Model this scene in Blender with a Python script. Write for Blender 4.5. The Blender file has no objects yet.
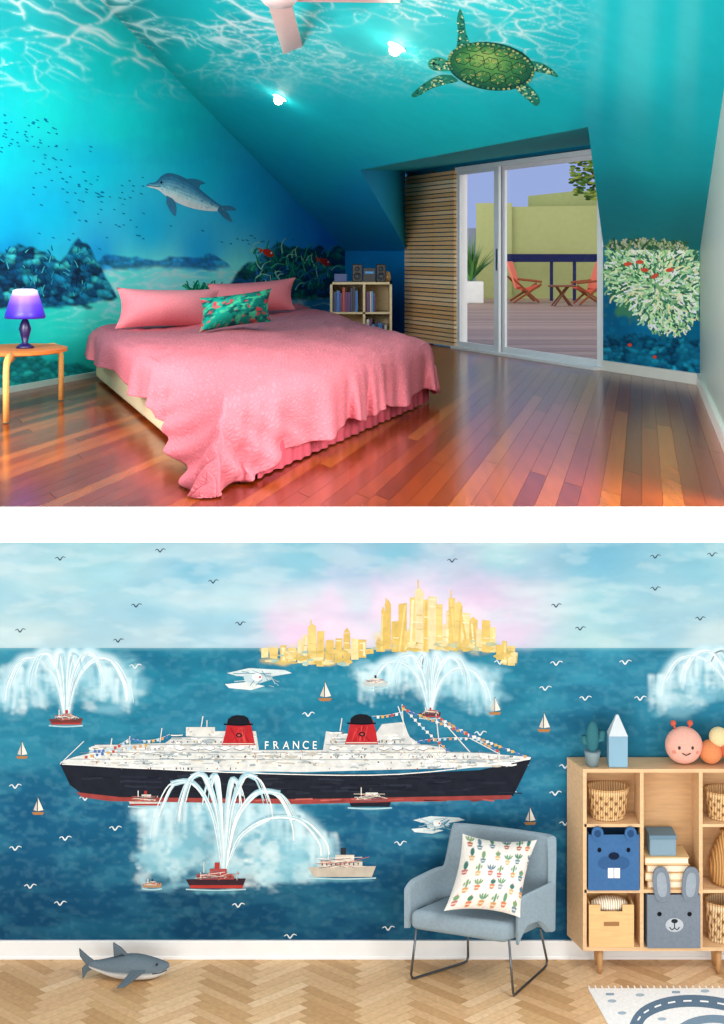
import bpy, bmesh, math, random
import numpy as np
from mathutils import Vector, Matrix, noise as mnoise
random.seed(7)
R=random.random
def RU(a,b): return a+(b-a)*random.random()
F=1400.0; CX=362.0; HY=253.0; CZ=4.406
CAM=Vector((0,0,CZ))
sc=bpy.context.scene
try:
    sc.view_settings.view_transform='Standard'; sc.view_settings.look='None'
except Exception: pass
def ray(u,v): return Vector(((u-CX)/F,1.0,(HY-v)/F))
def at(u,v,D): return CAM+ray(u,v)*D
def onpl(u,v,p0,n):
    r=ray(u,v); return CAM+r*((p0-CAM).dot(n)/r.dot(n))
def lin(h):
    h=h.lstrip('#'); o=[]
    for i in (0,2,4):
        c=int(h[i:i+2],16)/255
        o.append(c/12.92 if c<=.04045 else ((c+.055)/1.055)**2.4)
    return tuple(o)
# ------------------------------------------------------------ materials
def newmat(name):
    m=bpy.data.materials.new(name); m.use_nodes=True
    nt=m.node_tree; b=nt.nodes['Principled BSDF']; return m,nt,b
def attrmat(name,rough=.5,metal=0,kind='noise',amt=.1,scale=8,bump=0,emis=0,spec=.5,coat=0):
    m,nt,b=newmat(name); N=nt.nodes; L=nt.links
    b.inputs['Roughness'].default_value=rough; b.inputs['Metallic'].default_value=metal
    b.inputs['Specular IOR Level'].default_value=spec
    b.inputs['Coat Weight'].default_value=coat
    at_=N.new('ShaderNodeAttribute'); at_.attribute_name='Col'
    tc=N.new('ShaderNodeTexCoord'); mp=N.new('ShaderNodeMapping'); L.new(tc.outputs['Object'],mp.inputs[0])
    nz=N.new('ShaderNodeTexNoise'); nz.inputs['Scale'].default_value=scale; nz.inputs['Detail'].default_value=5
    if kind=='wood': mp.inputs['Scale'].default_value=(1.2,6,9)
    if kind=='floor': mp.inputs['Rotation'].default_value=(0,0,-.18); mp.inputs['Scale'].default_value=(9,.5,1)
    if kind=='brush': mp.inputs['Scale'].default_value=(.6,1,1.6)
    L.new(mp.outputs[0],nz.inputs['Vector'])
    if kind=='weave':
        nz=N.new('ShaderNodeTexWave'); nz.inputs['Scale'].default_value=scale; nz.inputs['Distortion'].default_value=2
        L.new(mp.outputs[0],nz.inputs['Vector'])
    mr=N.new('ShaderNodeMapRange'); mr.inputs[1].default_value=.25; mr.inputs[2].default_value=.75
    mr.inputs[3].default_value=1-amt; mr.inputs[4].default_value=1+amt
    L.new(nz.outputs['Fac'] if 'Fac' in nz.outputs else nz.outputs[1],mr.inputs[0])
    vm=N.new('ShaderNodeVectorMath'); vm.operation='SCALE'
    L.new(at_.outputs['Color'],vm.inputs[0]); L.new(mr.outputs[0],vm.inputs['Scale'])
    L.new(vm.outputs[0],b.inputs['Base Color'])
    if bump:
        bp=N.new('ShaderNodeBump'); bp.inputs['Strength'].default_value=bump; bp.inputs['Distance'].default_value=.02
        L.new(mr.outputs[0],bp.inputs['Height']); L.new(bp.outputs[0],b.inputs['Normal'])
    if emis:
        L.new(vm.outputs[0],b.inputs['Emission Color']); b.inputs['Emission Strength'].default_value=emis
    return m
MATTE=attrmat('matte_paint',.7,amt=.05,spec=.2)
PLASTIC=attrmat('smooth_plastic',.35,amt=.03)
METAL=attrmat('brushed_metal',.3,1,amt=.05)
FABRIC=attrmat('woven_fabric',.95,amt=.08,scale=60,bump=.2,spec=.1)
PLUSH=attrmat('soft_plush',1,amt=.08,scale=90,bump=.3,spec=.05)
WOOD=attrmat('light_wood',.5,kind='wood',amt=.12,scale=6,spec=.3)
WICKER=attrmat('wicker',.7,kind='weave',amt=.3,scale=22,bump=.5,spec=.2)
PAINT=attrmat('mural_paint',.8,amt=.16,scale=18,spec=.05)
MURAL=attrmat('mural_watercolour',.85,kind='brush',amt=.05,scale=9,spec=.05)
SEA=attrmat('underwater_mural',.6,amt=.04,scale=5,spec=.12)
FLOORW=attrmat('polished_floorboards',.2,kind='floor',amt=.2,scale=3,spec=.2)
PARQ=attrmat('parquet_oak',.5,kind='noise',amt=.12,scale=34,spec=.25)
GLOW=attrmat('glowing_lamp',.4,amt=.02,emis=1.2)
BRIGHT=attrmat('self_lit_white_face',.9,amt=.0,emis=.9,spec=0)  # emission keeps the slab edge pure white; it is no lamp
LED=attrmat('lit_bulb',.4,amt=0,emis=20)
def quilt_mat():
    m,nt,b=newmat('pink_quilt'); N=nt.nodes; L=nt.links
    b.inputs['Roughness'].default_value=.9; b.inputs['Specular IOR Level'].default_value=.1
    p=N.new('ShaderNodeAttribute'); p.attribute_name='PC'
    a=N.new('ShaderNodeAttribute'); a.attribute_name='Col'
    v=N.new('ShaderNodeTexVoronoi'); v.feature='DISTANCE_TO_EDGE'; v.inputs['Scale'].default_value=100; v.inputs['Randomness'].default_value=.9
    L.new(p.outputs['Vector'],v.inputs['Vector'])
    r=N.new('ShaderNodeMapRange'); r.inputs[1].default_value=0; r.inputs[2].default_value=.35; L.new(v.outputs['Distance'],r.inputs[0])
    bp=N.new('ShaderNodeBump'); bp.inputs['Strength'].default_value=.35; bp.inputs['Distance'].default_value=.010
    L.new(r.outputs[0],bp.inputs['Height']); L.new(bp.outputs[0],b.inputs['Normal'])
    r2=N.new('ShaderNodeMapRange'); r2.inputs[3].default_value=.86; r2.inputs[4].default_value=1.04; L.new(r.outputs[0],r2.inputs[0])
    vm=N.new('ShaderNodeVectorMath'); vm.operation='SCALE'; L.new(a.outputs['Color'],vm.inputs[0]); L.new(r2.outputs[0],vm.inputs['Scale'])
    L.new(vm.outputs[0],b.inputs['Base Color']); return m
QUILT=quilt_mat()
def glass_mat():
    m,nt,b=newmat('thin_door_glass'); N=nt.nodes; L=nt.links
    t=N.new('ShaderNodeBsdfTransparent'); g=N.new('ShaderNodeBsdfGlossy'); g.inputs['Roughness'].default_value=.02
    mx=N.new('ShaderNodeMixShader'); mx.inputs[0].default_value=.03
    L.new(t.outputs[0],mx.inputs[1]); L.new(g.outputs[0],mx.inputs[2]); L.new(mx.outputs[0],N['Material Output'].inputs['Surface']); return m
GLASS=glass_mat()
# ------------------------------------------------------------ geometry
def link(o): bpy.context.collection.objects.link(o); return o
def tag(o,label=None,cat=None,group=None,kind=None):
    if label: o['label']=label
    if cat: o['category']=cat
    if group: o['group']=group
    if kind: o['kind']=kind
    return o
def thing(name,label,cat,loc,group=None):
    e=bpy.data.objects.new(name,None); e.empty_display_size=.05; e.location=loc; link(e)
    return tag(e,label,cat,group)
class G:
    gain=1.0
    def __init__(s,col='#ffffff'):
        s.v=[];s.f=[];s.c=[];s.pc=None; s.setc(col)
    def setc(s,c,a=1.0):
        c=lin(c) if isinstance(c,str) else c
        s.k=(*[min(.97,x*s.gain) for x in c],a); return s
    def av(s,p): s.v.append(Vector(p)); s.c.append(s.k); return len(s.v)-1
    def poly(s,pts): s.f.append([s.av(p) for p in pts]); return s
    def box(s,a0,a1,b0,b1,c0,c1,m=None):
        m=m or (lambda a,b,c:Vector((a,b,c)))
        i=[s.av(m(a,b,c)) for c in (c0,c1) for b in (b0,b1) for a in (a0,a1)]
        for q in ((0,2,3,1),(4,5,7,6),(0,1,5,4),(2,6,7,3),(0,4,6,2),(1,3,7,5)): s.f.append([i[k] for k in q])
        return s
    def rings(s,rs,cap=True,closed=False):
        n=len(rs[0]); ids=[[s.av(p) for p in r] for r in rs]
        m=len(ids)
        for j in range(m if closed else m-1):
            a=ids[j]; b=ids[(j+1)%m]
            for k in range(n): s.f.append([a[k],a[(k+1)%n],b[(k+1)%n],b[k]])
        if cap and not closed: s.f.append(ids[0][::-1]); s.f.append(ids[-1])
        return ids
    def tube(s,pts,r,n=8,closed=False,flat=1):
        pts=[Vector(p) for p in pts]; rs=[]; up=None; m=len(pts)
        for i,p in enumerate(pts):
            if closed: t=(pts[(i+1)%m]-pts[i-1])
            else: t=pts[min(i+1,m-1)]-pts[max(i-1,0)]
            if t.length<1e-9: t=Vector((0,0,1))
            t.normalize()
            if up is None:
                up=Vector((0,0,1)) if abs(t.z)<.9 else Vector((1,0,0))
            x=up.cross(t)
            if x.length<1e-6: x=Vector((1,0,0)).cross(t)
            x.normalize(); y=t.cross(x); up=y
            rr=r[i] if isinstance(r,(list,tuple)) else r
            rs.append([p+x*math.cos(k*2*math.pi/n)*rr+y*math.sin(k*2*math.pi/n)*rr*flat for k in range(n)])
        s.rings(rs,closed=closed); return s
    def ell(s,c,r,nu=20,nv=12):
        c=Vector(c); r=(r,r,r) if not isinstance(r,(tuple,list)) else r
        rs=[]
        for j in range(nv+1):
            th=math.pi*(j/nv*.98+.01); ring=[]
            for k in range(nu):
                ph=2*math.pi*k/nu
                ring.append(c+Vector((math.sin(th)*math.cos(ph)*r[0],math.sin(th)*math.sin(ph)*r[1],math.cos(th)*r[2])))
            rs.append(ring)
        s.rings(rs); return s
    def lathe(s,c,prof,n=24,sx=1,sy=1):
        c=Vector(c)
        return s.rings([[c+Vector((r*sx*math.cos(2*math.pi*k/n),r*sy*math.sin(2*math.pi*k/n),z)) for k in range(n)] for r,z in prof])
    def quadgrid(s,fn,nu,nv,colf=None,pcf=None):
        ids=[]
        for j in range(nv+1):
            row=[]
            for i in range(nu+1):
                a,b=i/nu,j/nv
                if colf: s.k=colf(a,b)
                row.append(s.av(fn(a,b)))
                if pcf:
                    if s.pc is None: s.pc=[]
                    s.pc.append(pcf(a,b))
            ids.append(row)
        for j in range(nv):
            for i in range(nu): s.f.append([ids[j][i],ids[j][i+1],ids[j+1][i+1],ids[j+1][i]])
        return s
    def obj(s,name,mat,parent=None,label=None,cat=None,group=None,kind=None,smooth=False,bevel=0,recalc=True,subs=0,solid=0,bseg=2):
        me=bpy.data.meshes.new(name)
        lo=Vector([min(p[i] for p in s.v) for i in range(3)]); hi=Vector([max(p[i] for p in s.v) for i in range(3)])
        c=(lo+hi)/2; c.z=lo.z
        me.from_pydata([tuple(p-c) for p in s.v],[],s.f)
        ca=me.color_attributes.new('Col','FLOAT_COLOR','POINT')
        ca.data.foreach_set('color',[x for k in s.c for x in k])
        if s.pc:
            pa=me.attributes.new('PC','FLOAT_VECTOR','POINT'); pa.data.foreach_set('vector',[x for k in s.pc for x in k])
        if recalc:
            bm=bmesh.new(); bm.from_mesh(me); bmesh.ops.recalc_face_normals(bm,faces=bm.faces); bm.to_mesh(me); bm.free()
        me.materials.append(mat)
        if smooth:
            for p in me.polygons: p.use_smooth=True
        o=bpy.data.objects.new(name,me); link(o); o.location=c
        if parent:
            o.parent=parent; o.matrix_parent_inverse=Matrix.Translation(-Vector(parent.location))
        if solid:
            md=o.modifiers.new('solid','SOLIDIFY'); md.thickness=solid; md.offset=0
        if bevel:
            md=o.modifiers.new('bevel','BEVEL'); md.width=bevel; md.segments=bseg; md.limit_method='ANGLE'
        if subs:
            md=o.modifiers.new('sub','SUBSURF'); md.levels=subs; md.render_levels=subs
        return tag(o,label,cat,group,kind)
class Painter(G):
    def __init__(s,mp,nrm,base=.0006,gain=1.0):
        s.gain=gain; super().__init__(); s.mp=mp; s.n=nrm; s.base=base; s.i=0; s.lay=0
    def off(s,lay):
        s.i+=1; return s.base+(s.lay if lay is None else lay)*.00035+(s.i%40)*7e-6
    def P(s,pts,c=None,a=1.0,lay=None):
        if c: s.setc(c,a)
        off=s.off(lay)
        s.f.append([s.av(s.mp(u,v)+s.n*off) for u,v in pts]); return s
    def E(s,cx,cy,rx,ry=None,c=None,a=1.0,n=14,rot=0,jit=0,lay=None):
        ry=rx if ry is None else ry; pts=[]
        for k in range(n):
            t=2*math.pi*k/n; j=1+RU(-jit,jit); x=rx*j*math.cos(t); y=ry*j*math.sin(t)
            pts.append((cx+x*math.cos(rot)-y*math.sin(rot),cy+x*math.sin(rot)+y*math.cos(rot)))
        return s.P(pts,c,a,lay)
    def Q(s,x0,y0,x1,y1,c=None,a=1.0,lay=None): return s.P([(x0,y0),(x1,y0),(x1,y1),(x0,y1)],c,a,lay)
    def S(s,pts,w,c=None,a=1.0,lay=None,sm=True):
        if sm and len(pts)>2: pts=smooth_pts(pts,5)
        m=len(pts); l=[];r=[]
        for i,p in enumerate(pts):
            a0=pts[max(i-1,0)];a1=pts[min(i+1,m-1)]
            dx,dy=a1[0]-a0[0],a1[1]-a0[1]; ln=math.hypot(dx,dy) or 1
            ww=w(i/(m-1)) if callable(w) else w
            l.append((p[0]-dy/ln*ww/2,p[1]+dx/ln*ww/2)); r.append((p[0]+dy/ln*ww/2,p[1]-dx/ln*ww/2))
        if c: s.setc(c,a)
        off=s.off(lay)
        li=[s.av(s.mp(*p)+s.n*off) for p in l]; ri=[s.av(s.mp(*p)+s.n*off) for p in r]
        for i in range(m-1): s.f.append([li[i],li[i+1],ri[i+1],ri[i]])
        return s
def smooth_pts(pts,kk=5):
    q=[]; ex=[pts[0]]+list(pts)+[pts[-1]]
    for i in range(1,len(ex)-2):
        p0,p1,p2,p3=ex[i-1:i+3]
        for k in range(kk):
            t=k/kk
            q.append(tuple(.5*((2*p1[d])+(-p0[d]+p2[d])*t+(2*p0[d]-5*p1[d]+4*p2[d]-p3[d])*t*t+(-p0[d]+3*p1[d]-3*p2[d]+p3[d])*t**3) for d in (0,1)))
    q.append(pts[-1]); return q
def vnoise(U,V,sx,sy,oct=4,seed=0):
    out=np.zeros_like(U); amp=1;tot=0
    r=np.random.default_rng(seed)
    for o in range(oct):
        T=r.random((256,256)); x=U/sx*2**o+1000; y=V/sy*2**o+1000
        xi=np.floor(x).astype(int); yi=np.floor(y).astype(int); fx=x-xi; fy=y-yi
        fx=fx*fx*(3-2*fx); fy=fy*fy*(3-2*fy)
        g=lambda a,b:T[(yi+b)%256,(xi+a)%256]
        out+=amp*((g(0,0)*(1-fx)+g(1,0)*fx)*(1-fy)+(g(0,1)*(1-fx)+g(1,1)*fx)*fy); tot+=amp; amp*=.5
    return out/tot
def worley(x,y,seed=0,full=False):
    r=np.random.default_rng(seed); T=r.random((64,64,3))
    xi=np.floor(x).astype(int); yi=np.floor(y).astype(int)
    f1=np.full(x.shape,9.); f2=np.full(x.shape,9.); idc=np.zeros(x.shape); dy=np.zeros(x.shape)
    for a in (-1,0,1):
        for b in (-1,0,1):
            t=T[(yi+b)%64,(xi+a)%64]; py=yi+b+t[...,1]-y; d=np.hypot(xi+a+t[...,0]-x,py)
            m=d<f1; f2=np.where(m,f1,np.minimum(f2,d)); f1=np.where(m,d,f1); idc=np.where(m,t[...,2],idc); dy=np.where(m,py,dy)
    return (f2-f1,f1,idc,dy) if full else f2-f1
def ss(e0,e1,x):
    t=np.clip((x-e0)/(e1-e0),0,1); return t*t*(3-2*t)
class Canvas:
    def __init__(s,u0,v0,u1,v1,st):
        s.u0,s.v0,s.st=u0,v0,st; s.w=int((u1-u0)/st)+2; s.h=int((v1-v0)/st)+2
        s.U,s.V=np.meshgrid(u0+np.arange(s.w)*st,v0+np.arange(s.h)*st); s.a=np.zeros((s.h,s.w,3))
    def idw(s,S,p=3.0,mask=None):
        w=np.zeros_like(s.U); c=np.zeros_like(s.a)
        for a,b,col in S:
            k=1/(((a-s.U)**2+(b-s.V)**2+150)**(p/2)); w+=k; c+=k[...,None]*np.array(lin(col))
        c/=w[...,None]
        if mask is None: s.a=c
        else: s.a=np.where(mask[...,None],c,s.a)
    def mix(s,m,col):
        m=np.clip(m,0,1)[...,None]; s.a=s.a*(1-m)+np.array(lin(col) if isinstance(col,str) else col)*m
    def blob(s,cx,cy,rx,ry,col,a,rot=0,soft=.5,nz=None):
        rr=max(rx,ry)*1.1; x0=max(0,int((cx-rr-s.u0)/s.st)); x1=min(s.w,int((cx+rr-s.u0)/s.st)+1); y0=max(0,int((cy-rr-s.v0)/s.st)); y1=min(s.h,int((cy+rr-s.v0)/s.st)+1)
        if x1<=x0 or y1<=y0: return
        U=s.U[y0:y1,x0:x1]-cx; V=s.V[y0:y1,x0:x1]-cy
        X=U*math.cos(rot)+V*math.sin(rot); Y=-U*math.sin(rot)+V*math.cos(rot)
        d=np.hypot(X/rx,Y/ry)
        if nz is not None: d=d+(nz[y0:y1,x0:x1]-.5)*1.1
        m=(a*ss(1,1-soft,d))[...,None]
        s.a[y0:y1,x0:x1]=s.a[y0:y1,x0:x1]*(1-m)+np.array(lin(col))*m
    def stroke(s,pts,w,col,a,soft=.7):
        pts=smooth_pts(pts,6); n=len(pts)
        for i in range(n-1):
            p,q=pts[i],pts[i+1]; l=math.hypot(q[0]-p[0],q[1]-p[1]); ww=w(i/(n-1)) if callable(w) else w
            k=max(1,int(l/max(ww*.5,.7)))
            for j in range(k):
                t=j/k; s.blob(p[0]+(q[0]-p[0])*t,p[1]+(q[1]-p[1])*t,ww/2+.5,ww/2+.5,col,a,soft=soft)
    def lumps(s,mask,sx,sy,seed,cols,warp=.6):
        n=vnoise(s.U,s.V,sx*1.4,sy*1.4,3,seed+9)-.5
        d,f1,idc,dy=worley(s.U/sx+n*warp*2,s.V/sy+n*warp*1.5,seed,True)
        fine=vnoise(s.U,s.V,2.4,2.0,2,seed+3)
        c=np.zeros_like(s.a); k=len(cols)
        for i,cc in enumerate(cols):
            c+=((idc*k).astype(int)==i)[...,None]*np.array(lin(cc))
        sh=np.clip(.45+1.5*d,0,1)*np.clip(.95+dy*.8,.5,1.7)*(.4+1.2*fine)
        c=c*sh[...,None]
        m=np.clip(mask,0,1)[...,None]; s.a=s.a*(1-m)+c*m
    def get(s,u,v):
        x=min(max((u-s.u0)/s.st,0),s.w-1.001); y=min(max((v-s.v0)/s.st,0),s.h-1.001); i,j=int(x),int(y); fx,fy=x-i,y-j
        c=(s.a[j,i]*(1-fx)+s.a[j,i+1]*fx)*(1-fy)+(s.a[j+1,i]*(1-fx)+s.a[j+1,i+1]*fx)*fy
        return (float(c[0]),float(c[1]),float(c[2]),1.0)
    def scale(s,k): s.a=np.clip(s.a*k,0,.93)
def clip(poly,cp):
    out=poly; n=len(cp)
    for i in range(n):
        a=cp[i]; b=cp[(i+1)%n]; ins=lambda p:(b[0]-a[0])*(p[1]-a[1])-(b[1]-a[1])*(p[0]-a[0])>=0
        inp=out; out=[]
        for j in range(len(inp)):
            p=inp[j-1]; q=inp[j]
            if ins(p)!=ins(q):
                d1=(b[0]-a[0])*(p[1]-a[1])-(b[1]-a[1])*(p[0]-a[0]); d2=(b[0]-a[0])*(q[1]-a[1])-(b[1]-a[1])*(q[0]-a[0]); t=d1/(d1-d2)
                out.append((p[0]+(q[0]-p[0])*t,p[1]+(q[1]-p[1])*t))
            if ins(q): out.append(q)
        if not out: return []
    return out
def pillow(g,c,ax,ay,az,n=14,colf=None):
    c=Vector(c)
    def f(x,y,sg):
        px=x*(1-.11*(1-y*y)); py=y*(1-.13*(1-x*x))
        h=max(0,(1-abs(x)**2.2)*(1-abs(y)**2.2))**.65
        return c+ax*px+ay*py+az*h*sg
    for sg in (1,-1):
        g.quadgrid(lambda a,b:f(a*2-1,b*2-1,sg),n,n,colf)
    return f
# ------------------------------------------------------------ camera
cd=bpy.data.cameras.new('camera'); co=bpy.data.objects.new('camera',cd); link(co)
co.location=CAM; co.rotation_euler=(math.pi/2,0,0)
cd.sensor_fit='HORIZONTAL'; cd.sensor_width=36; cd.lens=F*36/724; cd.shift_y=-(512-HY)/724; cd.clip_end=300
sc.camera=co
# ------------------------------------------------------------ world + lights
w=bpy.data.worlds.new('world'); sc.world=w; w.use_nodes=True; nt=w.node_tree; bg=nt.nodes['Background']
tc=nt.nodes.new('ShaderNodeTexCoord'); sp=nt.nodes.new('ShaderNodeSeparateXYZ'); nt.links.new(tc.outputs['Generated'],sp.inputs[0])
rp=nt.nodes.new('ShaderNodeValToRGB'); rp.color_ramp.elements[0].position=.2; rp.color_ramp.elements[0].color=(1,.98,.96,1)
rp.color_ramp.elements[1].position=.9; rp.color_ramp.elements[1].color=(*lin('#9fb2e6'),1)
nt.links.new(sp.outputs['Y'],rp.inputs[0]); nt.links.new(rp.outputs[0],bg.inputs['Color']); bg.inputs['Strength'].default_value=.95
def light(kind,name,loc,energy,col=(1,1,1),size=1,size_y=None,target=None,angle=None):
    ld=bpy.data.lights.new(name,kind); ld.energy=energy; ld.color=col
    if kind=='AREA': ld.shape='RECTANGLE'; ld.size=size; ld.size_y=size_y or size
    elif kind=='SUN': ld.angle=angle or .1
    else: ld.shadow_soft_size=size
    o=bpy.data.objects.new(name,ld); link(o); o.location=loc
    if target is not None: o.rotation_euler=(Vector(target)-Vector(loc)).to_track_quat('-Z','Y').to_euler()
    return o
light('SUN','front_fill_sun',(-1,0,5),.4,(1,.97,.93),target=(0.2,6,3.9),angle=.3)  # added flash-like fill from the camera side, even on both rooms
light('SUN','left_fill_sun',(-3,0,4),.85,(1,.99,.97),target=(1.2,8,5.2),angle=.5)
light('SUN','right_fill_sun',(3,0,5),.65,(1,.98,.95),target=(-.2,8,4.9),angle=.5)
light('AREA','overhead_fill',(0,6.2,7.6),210,(1,.97,.93),5,3,target=(0,11,3))  # added fill above the frame, no fixture of the bedroom
light('AREA','left_room_fill',(-3.05,7.4,4.8),150,(1,.98,.95),1.6,1.8,target=(1.5,13.5,5.5))  # unseen fill left of frame, added to lift slope and rear wall
light('AREA','right_room_fill',(2.7,5.0,4.9),330,(1,.98,.95),1.2,1.6,target=(-2.2,14,4.9))  # unseen fill outside the open front, added for the left mural wall
light('AREA','playroom_fill',(0,7.0,3.05),18,(1,.98,.95),5,1,target=(0,8.2,0))  # added fill hidden under the slab, not a playroom fixture
# ============================================================ UPPER ROOM
UH=1.15; UF=CZ-UH
def ft(u,v): return onpl(u,v,Vector((0,0,UF)),Vector((0,0,1)))
Z=Vector((0,0,1)); D0=F*UH/(507-HY)
def lbase(u): return 394-.1826*u
L0=ft(0,lbase(0)); K0=ft(345,lbase(345)); K1=ft(700,385); R1=ft(724,441)
ln_=(K0-L0).normalized(); LN=Vector((ln_.y,-ln_.x,0))
kd=(K1-K0).normalized(); KN=Vector((-abs(kd.y),-abs(kd.x),0)).normalized()
rd=(R1-K1).normalized(); RN=Vector((rd.y,-rd.x,0)); RN=RN if RN.x<0 else -RN
Kt0=Vector((K0.x,K0.y,CZ+.03)); Kt1=Vector((K1.x,K1.y,CZ+.03))
gp=onpl(100,0,L0,LN)
SN=(Kt1-Kt0).cross(gp-Kt0).normalized(); SN=SN if SN.z<0 else -SN
pL=lambda u,v:onpl(u,v,L0,LN); pK=lambda u,v:onpl(u,v,K0,KN); pS=lambda u,v:onpl(u,v,Kt0,SN)
def wl(D): return L0+ (K0-L0)*((D-L0.y)/(K0.y-L0.y))
def wr(D): return K1+ (R1-K1)*((D-K1.y)/(R1.y-K1.y))
A_,B_,C_,E_=wl(D0),K0,K1,wr(D0)
fp=[(A_.x,A_.y),(E_.x,E_.y),(C_.x,C_.y),(B_.x,B_.y)]
g=G(); cs=3.5
dv=Vector((.70,1)).normalized(); pv=Vector((dv.y,-dv.x))
pal=['#82300a','#8e380e','#762a0a','#96420f','#7c2e0c','#8a3610','#702608','#9c4a18','#80320c','#a2521e','#782c0c']
bw=.08
for i in range(-95,95):
    w0=i*bw; x=-3+RU(0,1.5)
    while x<9:
        l=RU(.9,2.0); q=[]
        for a,b in ((x,w0),(x+l-.002,w0),(x+l-.002,w0+bw-.0012),(x,w0+bw-.0012)):
            p=dv*a+pv*b; q.append((p.x,p.y*cs))
        q=clip(q,fp)
        if len(q)>2: g.setc(random.choice(pal)); g.poly([(a,b,UF+.002) for a,b in q])
        x+=l
g.obj('floor',FLOORW,label='polished reddish hardwood floorboards in the bedroom',kind='structure',recalc=False)
g=G('#4a2010'); g.poly([(a,b,UF) for a,b in fp]); g.obj('floor',MATTE,label='dark subfloor beneath the bedroom boards',kind='structure')
g=G('#ffffff'); g.box(-4.9,4.9,D0-.002,D0+.05,CZ-1.31,UF); g.obj('trim_1',BRIGHT,label='self-lit white slab edge between the two storeys',kind='structure')
g=G('#f2f2f0'); g.box(-4.9,4.9,D0+.05,8.95,CZ-1.31,UF-.004); g.obj('ceiling',MATTE,label='white ceiling slab over the playroom',kind='structure')
# ---- canvases
def top(u): return max(-60,(u-100)/.98)
CL=Canvas(-175,-64,350,430,1.2)
CL.idw([(0,20,'#1ea4aa'),(60,10,'#26acb0'),(0,60,'#12bcbe'),(50,110,'#14d0cc'),(110,60,'#14bcba'),(120,120,'#12cccc'),(0,150,'#0cc0cc'),(100,170,'#0cc0dc'),(180,130,'#10c4c8'),(200,170,'#10b8d4'),(250,200,'#0ca8e0'),(300,230,'#0a90dc'),(150,230,'#0aaeea'),(50,215,'#0bb4de'),(0,225,'#0aa8d4'),(10,255,'#0a84c0'),(100,255,'#0b94d4'),(200,250,'#0aa0e8'),(330,245,'#0a78c8'),(0,340,'#0aa8a4'),(50,325,'#18c8b8'),(100,296,'#50e8d0'),(170,280,'#84f0da'),(230,282,'#78e8d8'),(120,275,'#60e0d0'),(60,370,'#0a9898'),(330,300,'#0a88b0'),(100,335,'#28c8bc'),(-150,100,'#0f9fa8'),(-150,300,'#0a6a78')])
U,V=CL.U,CL.V
nz=vnoise(U,V,70,25,4,1); nz2=vnoise(U,V,20,8,3,2)
wl_=worley(U/34+nz*2.2,V/7+nz2*1.5+U*.012,3); m=np.exp(-wl_/.10)*ss(262,272,V)*ss(345,300,V)*ss(20,110,U)*.7; CL.mix(m,'#d0fff2')
CL.mix(.15*ss(.52,.7,nz),'#0a98c0')
n4=vnoise(U,V,26,200,3,61); rt=246+20*n4+np.clip(np.abs(U-165)-55,0,99)**1.2*.35
mk=ss(0,2,V-rt)*ss(272,266,V+(n4-.5)*14); CL.lumps(mk*.85,8,5,62,['#0f6cb4','#1484cc','#0c5aa0','#1a98d4'])
n5=vnoise(U,V,30,300,4,63); nb=vnoise(U,V,22,300,3,64)
rt=243+(n5-.5)*46+np.clip(U-78,0,99)**1.25*.5+np.clip(np.abs(U-60)*-1+12,0,12)*.9; rb=310-(nb-.5)*10-np.clip(U-60,0,99)*.15
mk=ss(0,1.5,V-rt)*ss(0,5,rb-V+(nz2-.5)*16); CL.lumps(mk,8,5.5,65,['#0a4a70','#0c6088','#083e64','#10749a','#0a5078','#2090a8','#0a3658','#30a8b0','#0a2c48'])
mk=ss(0,3,V-(350+(n5-.5)*30+np.clip(U-40,0,99)*.4)); CL.lumps(mk*.85,9,6,66,['#0a6a74','#0e8084','#085860','#1a9894'])
n6=vnoise(U,V,20,300,4,67); rt=242+(n6-.5)*30+np.clip(268-U,0,99)**1.2*.5+np.clip(U-300,0,99)*.15; rb=300+(n6-.5)*10; mk=ss(0,1.5,V-rt)*ss(0,4,rb-V); CL.lumps(mk,6,5,68,['#084868','#0a5a60','#0a7068','#073c54','#148474','#0c5484'])
wv=vnoise(U,V,60,30,3,11); mk=ss(118,30,V)*ss(250,150,U)
c1=np.exp(-worley(U/52+wv*2.6+V*.012,V/17+wv*1.8-U*.018,5)/.045); c2=np.exp(-worley(U/26+wv*3,V/9+wv*2-U*.03,6)/.05)
CL.mix(.4*mk*ss(.5,.75,nz),'#0a7880')
CL.mix(mk*np.clip(c1*1.25*ss(.28,.5,nz)+c2*.6*ss(.42,.62,wv),0,1),'#e4fff8')
CL.scale(1.35)
CS=Canvas(38,-64,762,254,1.1)
CS.idw([(60,-30,'#159298'),(130,0,'#149498'),(200,60,'#1cbcbc'),(150,20,'#18a4a8'),(300,60,'#1cc0c2'),(330,130,'#0cb4be'),(300,180,'#0ba8c4'),(250,120,'#0eb0bc'),(350,215,'#0a98d4'),(400,245,'#0888cc'),(400,30,'#28c2c4'),(400,110,'#10bcc0'),(450,120,'#0ebcc0'),(550,110,'#0cb2ba'),(600,40,'#18bec8'),(650,60,'#18c4cc'),(500,20,'#22c6ca'),(650,150,'#0ea8b2'),(620,200,'#088c9c'),(700,235,'#078490'),(700,100,'#10b0bc'),(600,130,'#0c9cac')])
U,V=CS.U,CS.V
nz=vnoise(U,V,90,35,4,21); wv=vnoise(U,V,60,26,3,22); nz2=vnoise(U,V,40,20,3,23)
mk=ss(110,15,V)*ss(620,460,U)
c0=np.exp(-worley(U/64+wv*2.8-V*.01,V/21+wv*2-U*.01,25)/.04)
c1=np.exp(-worley(U/34+wv*2.6,V/9+wv*1.8-U*.015,26)/.05); c2=np.exp(-worley(U/18+wv*3,V/5.5+wv*2,27)/.055)
CS.mix(.3*mk*ss(.45,.7,nz2),'#0b8890')
lf_=ss(330,200,U)
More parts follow.
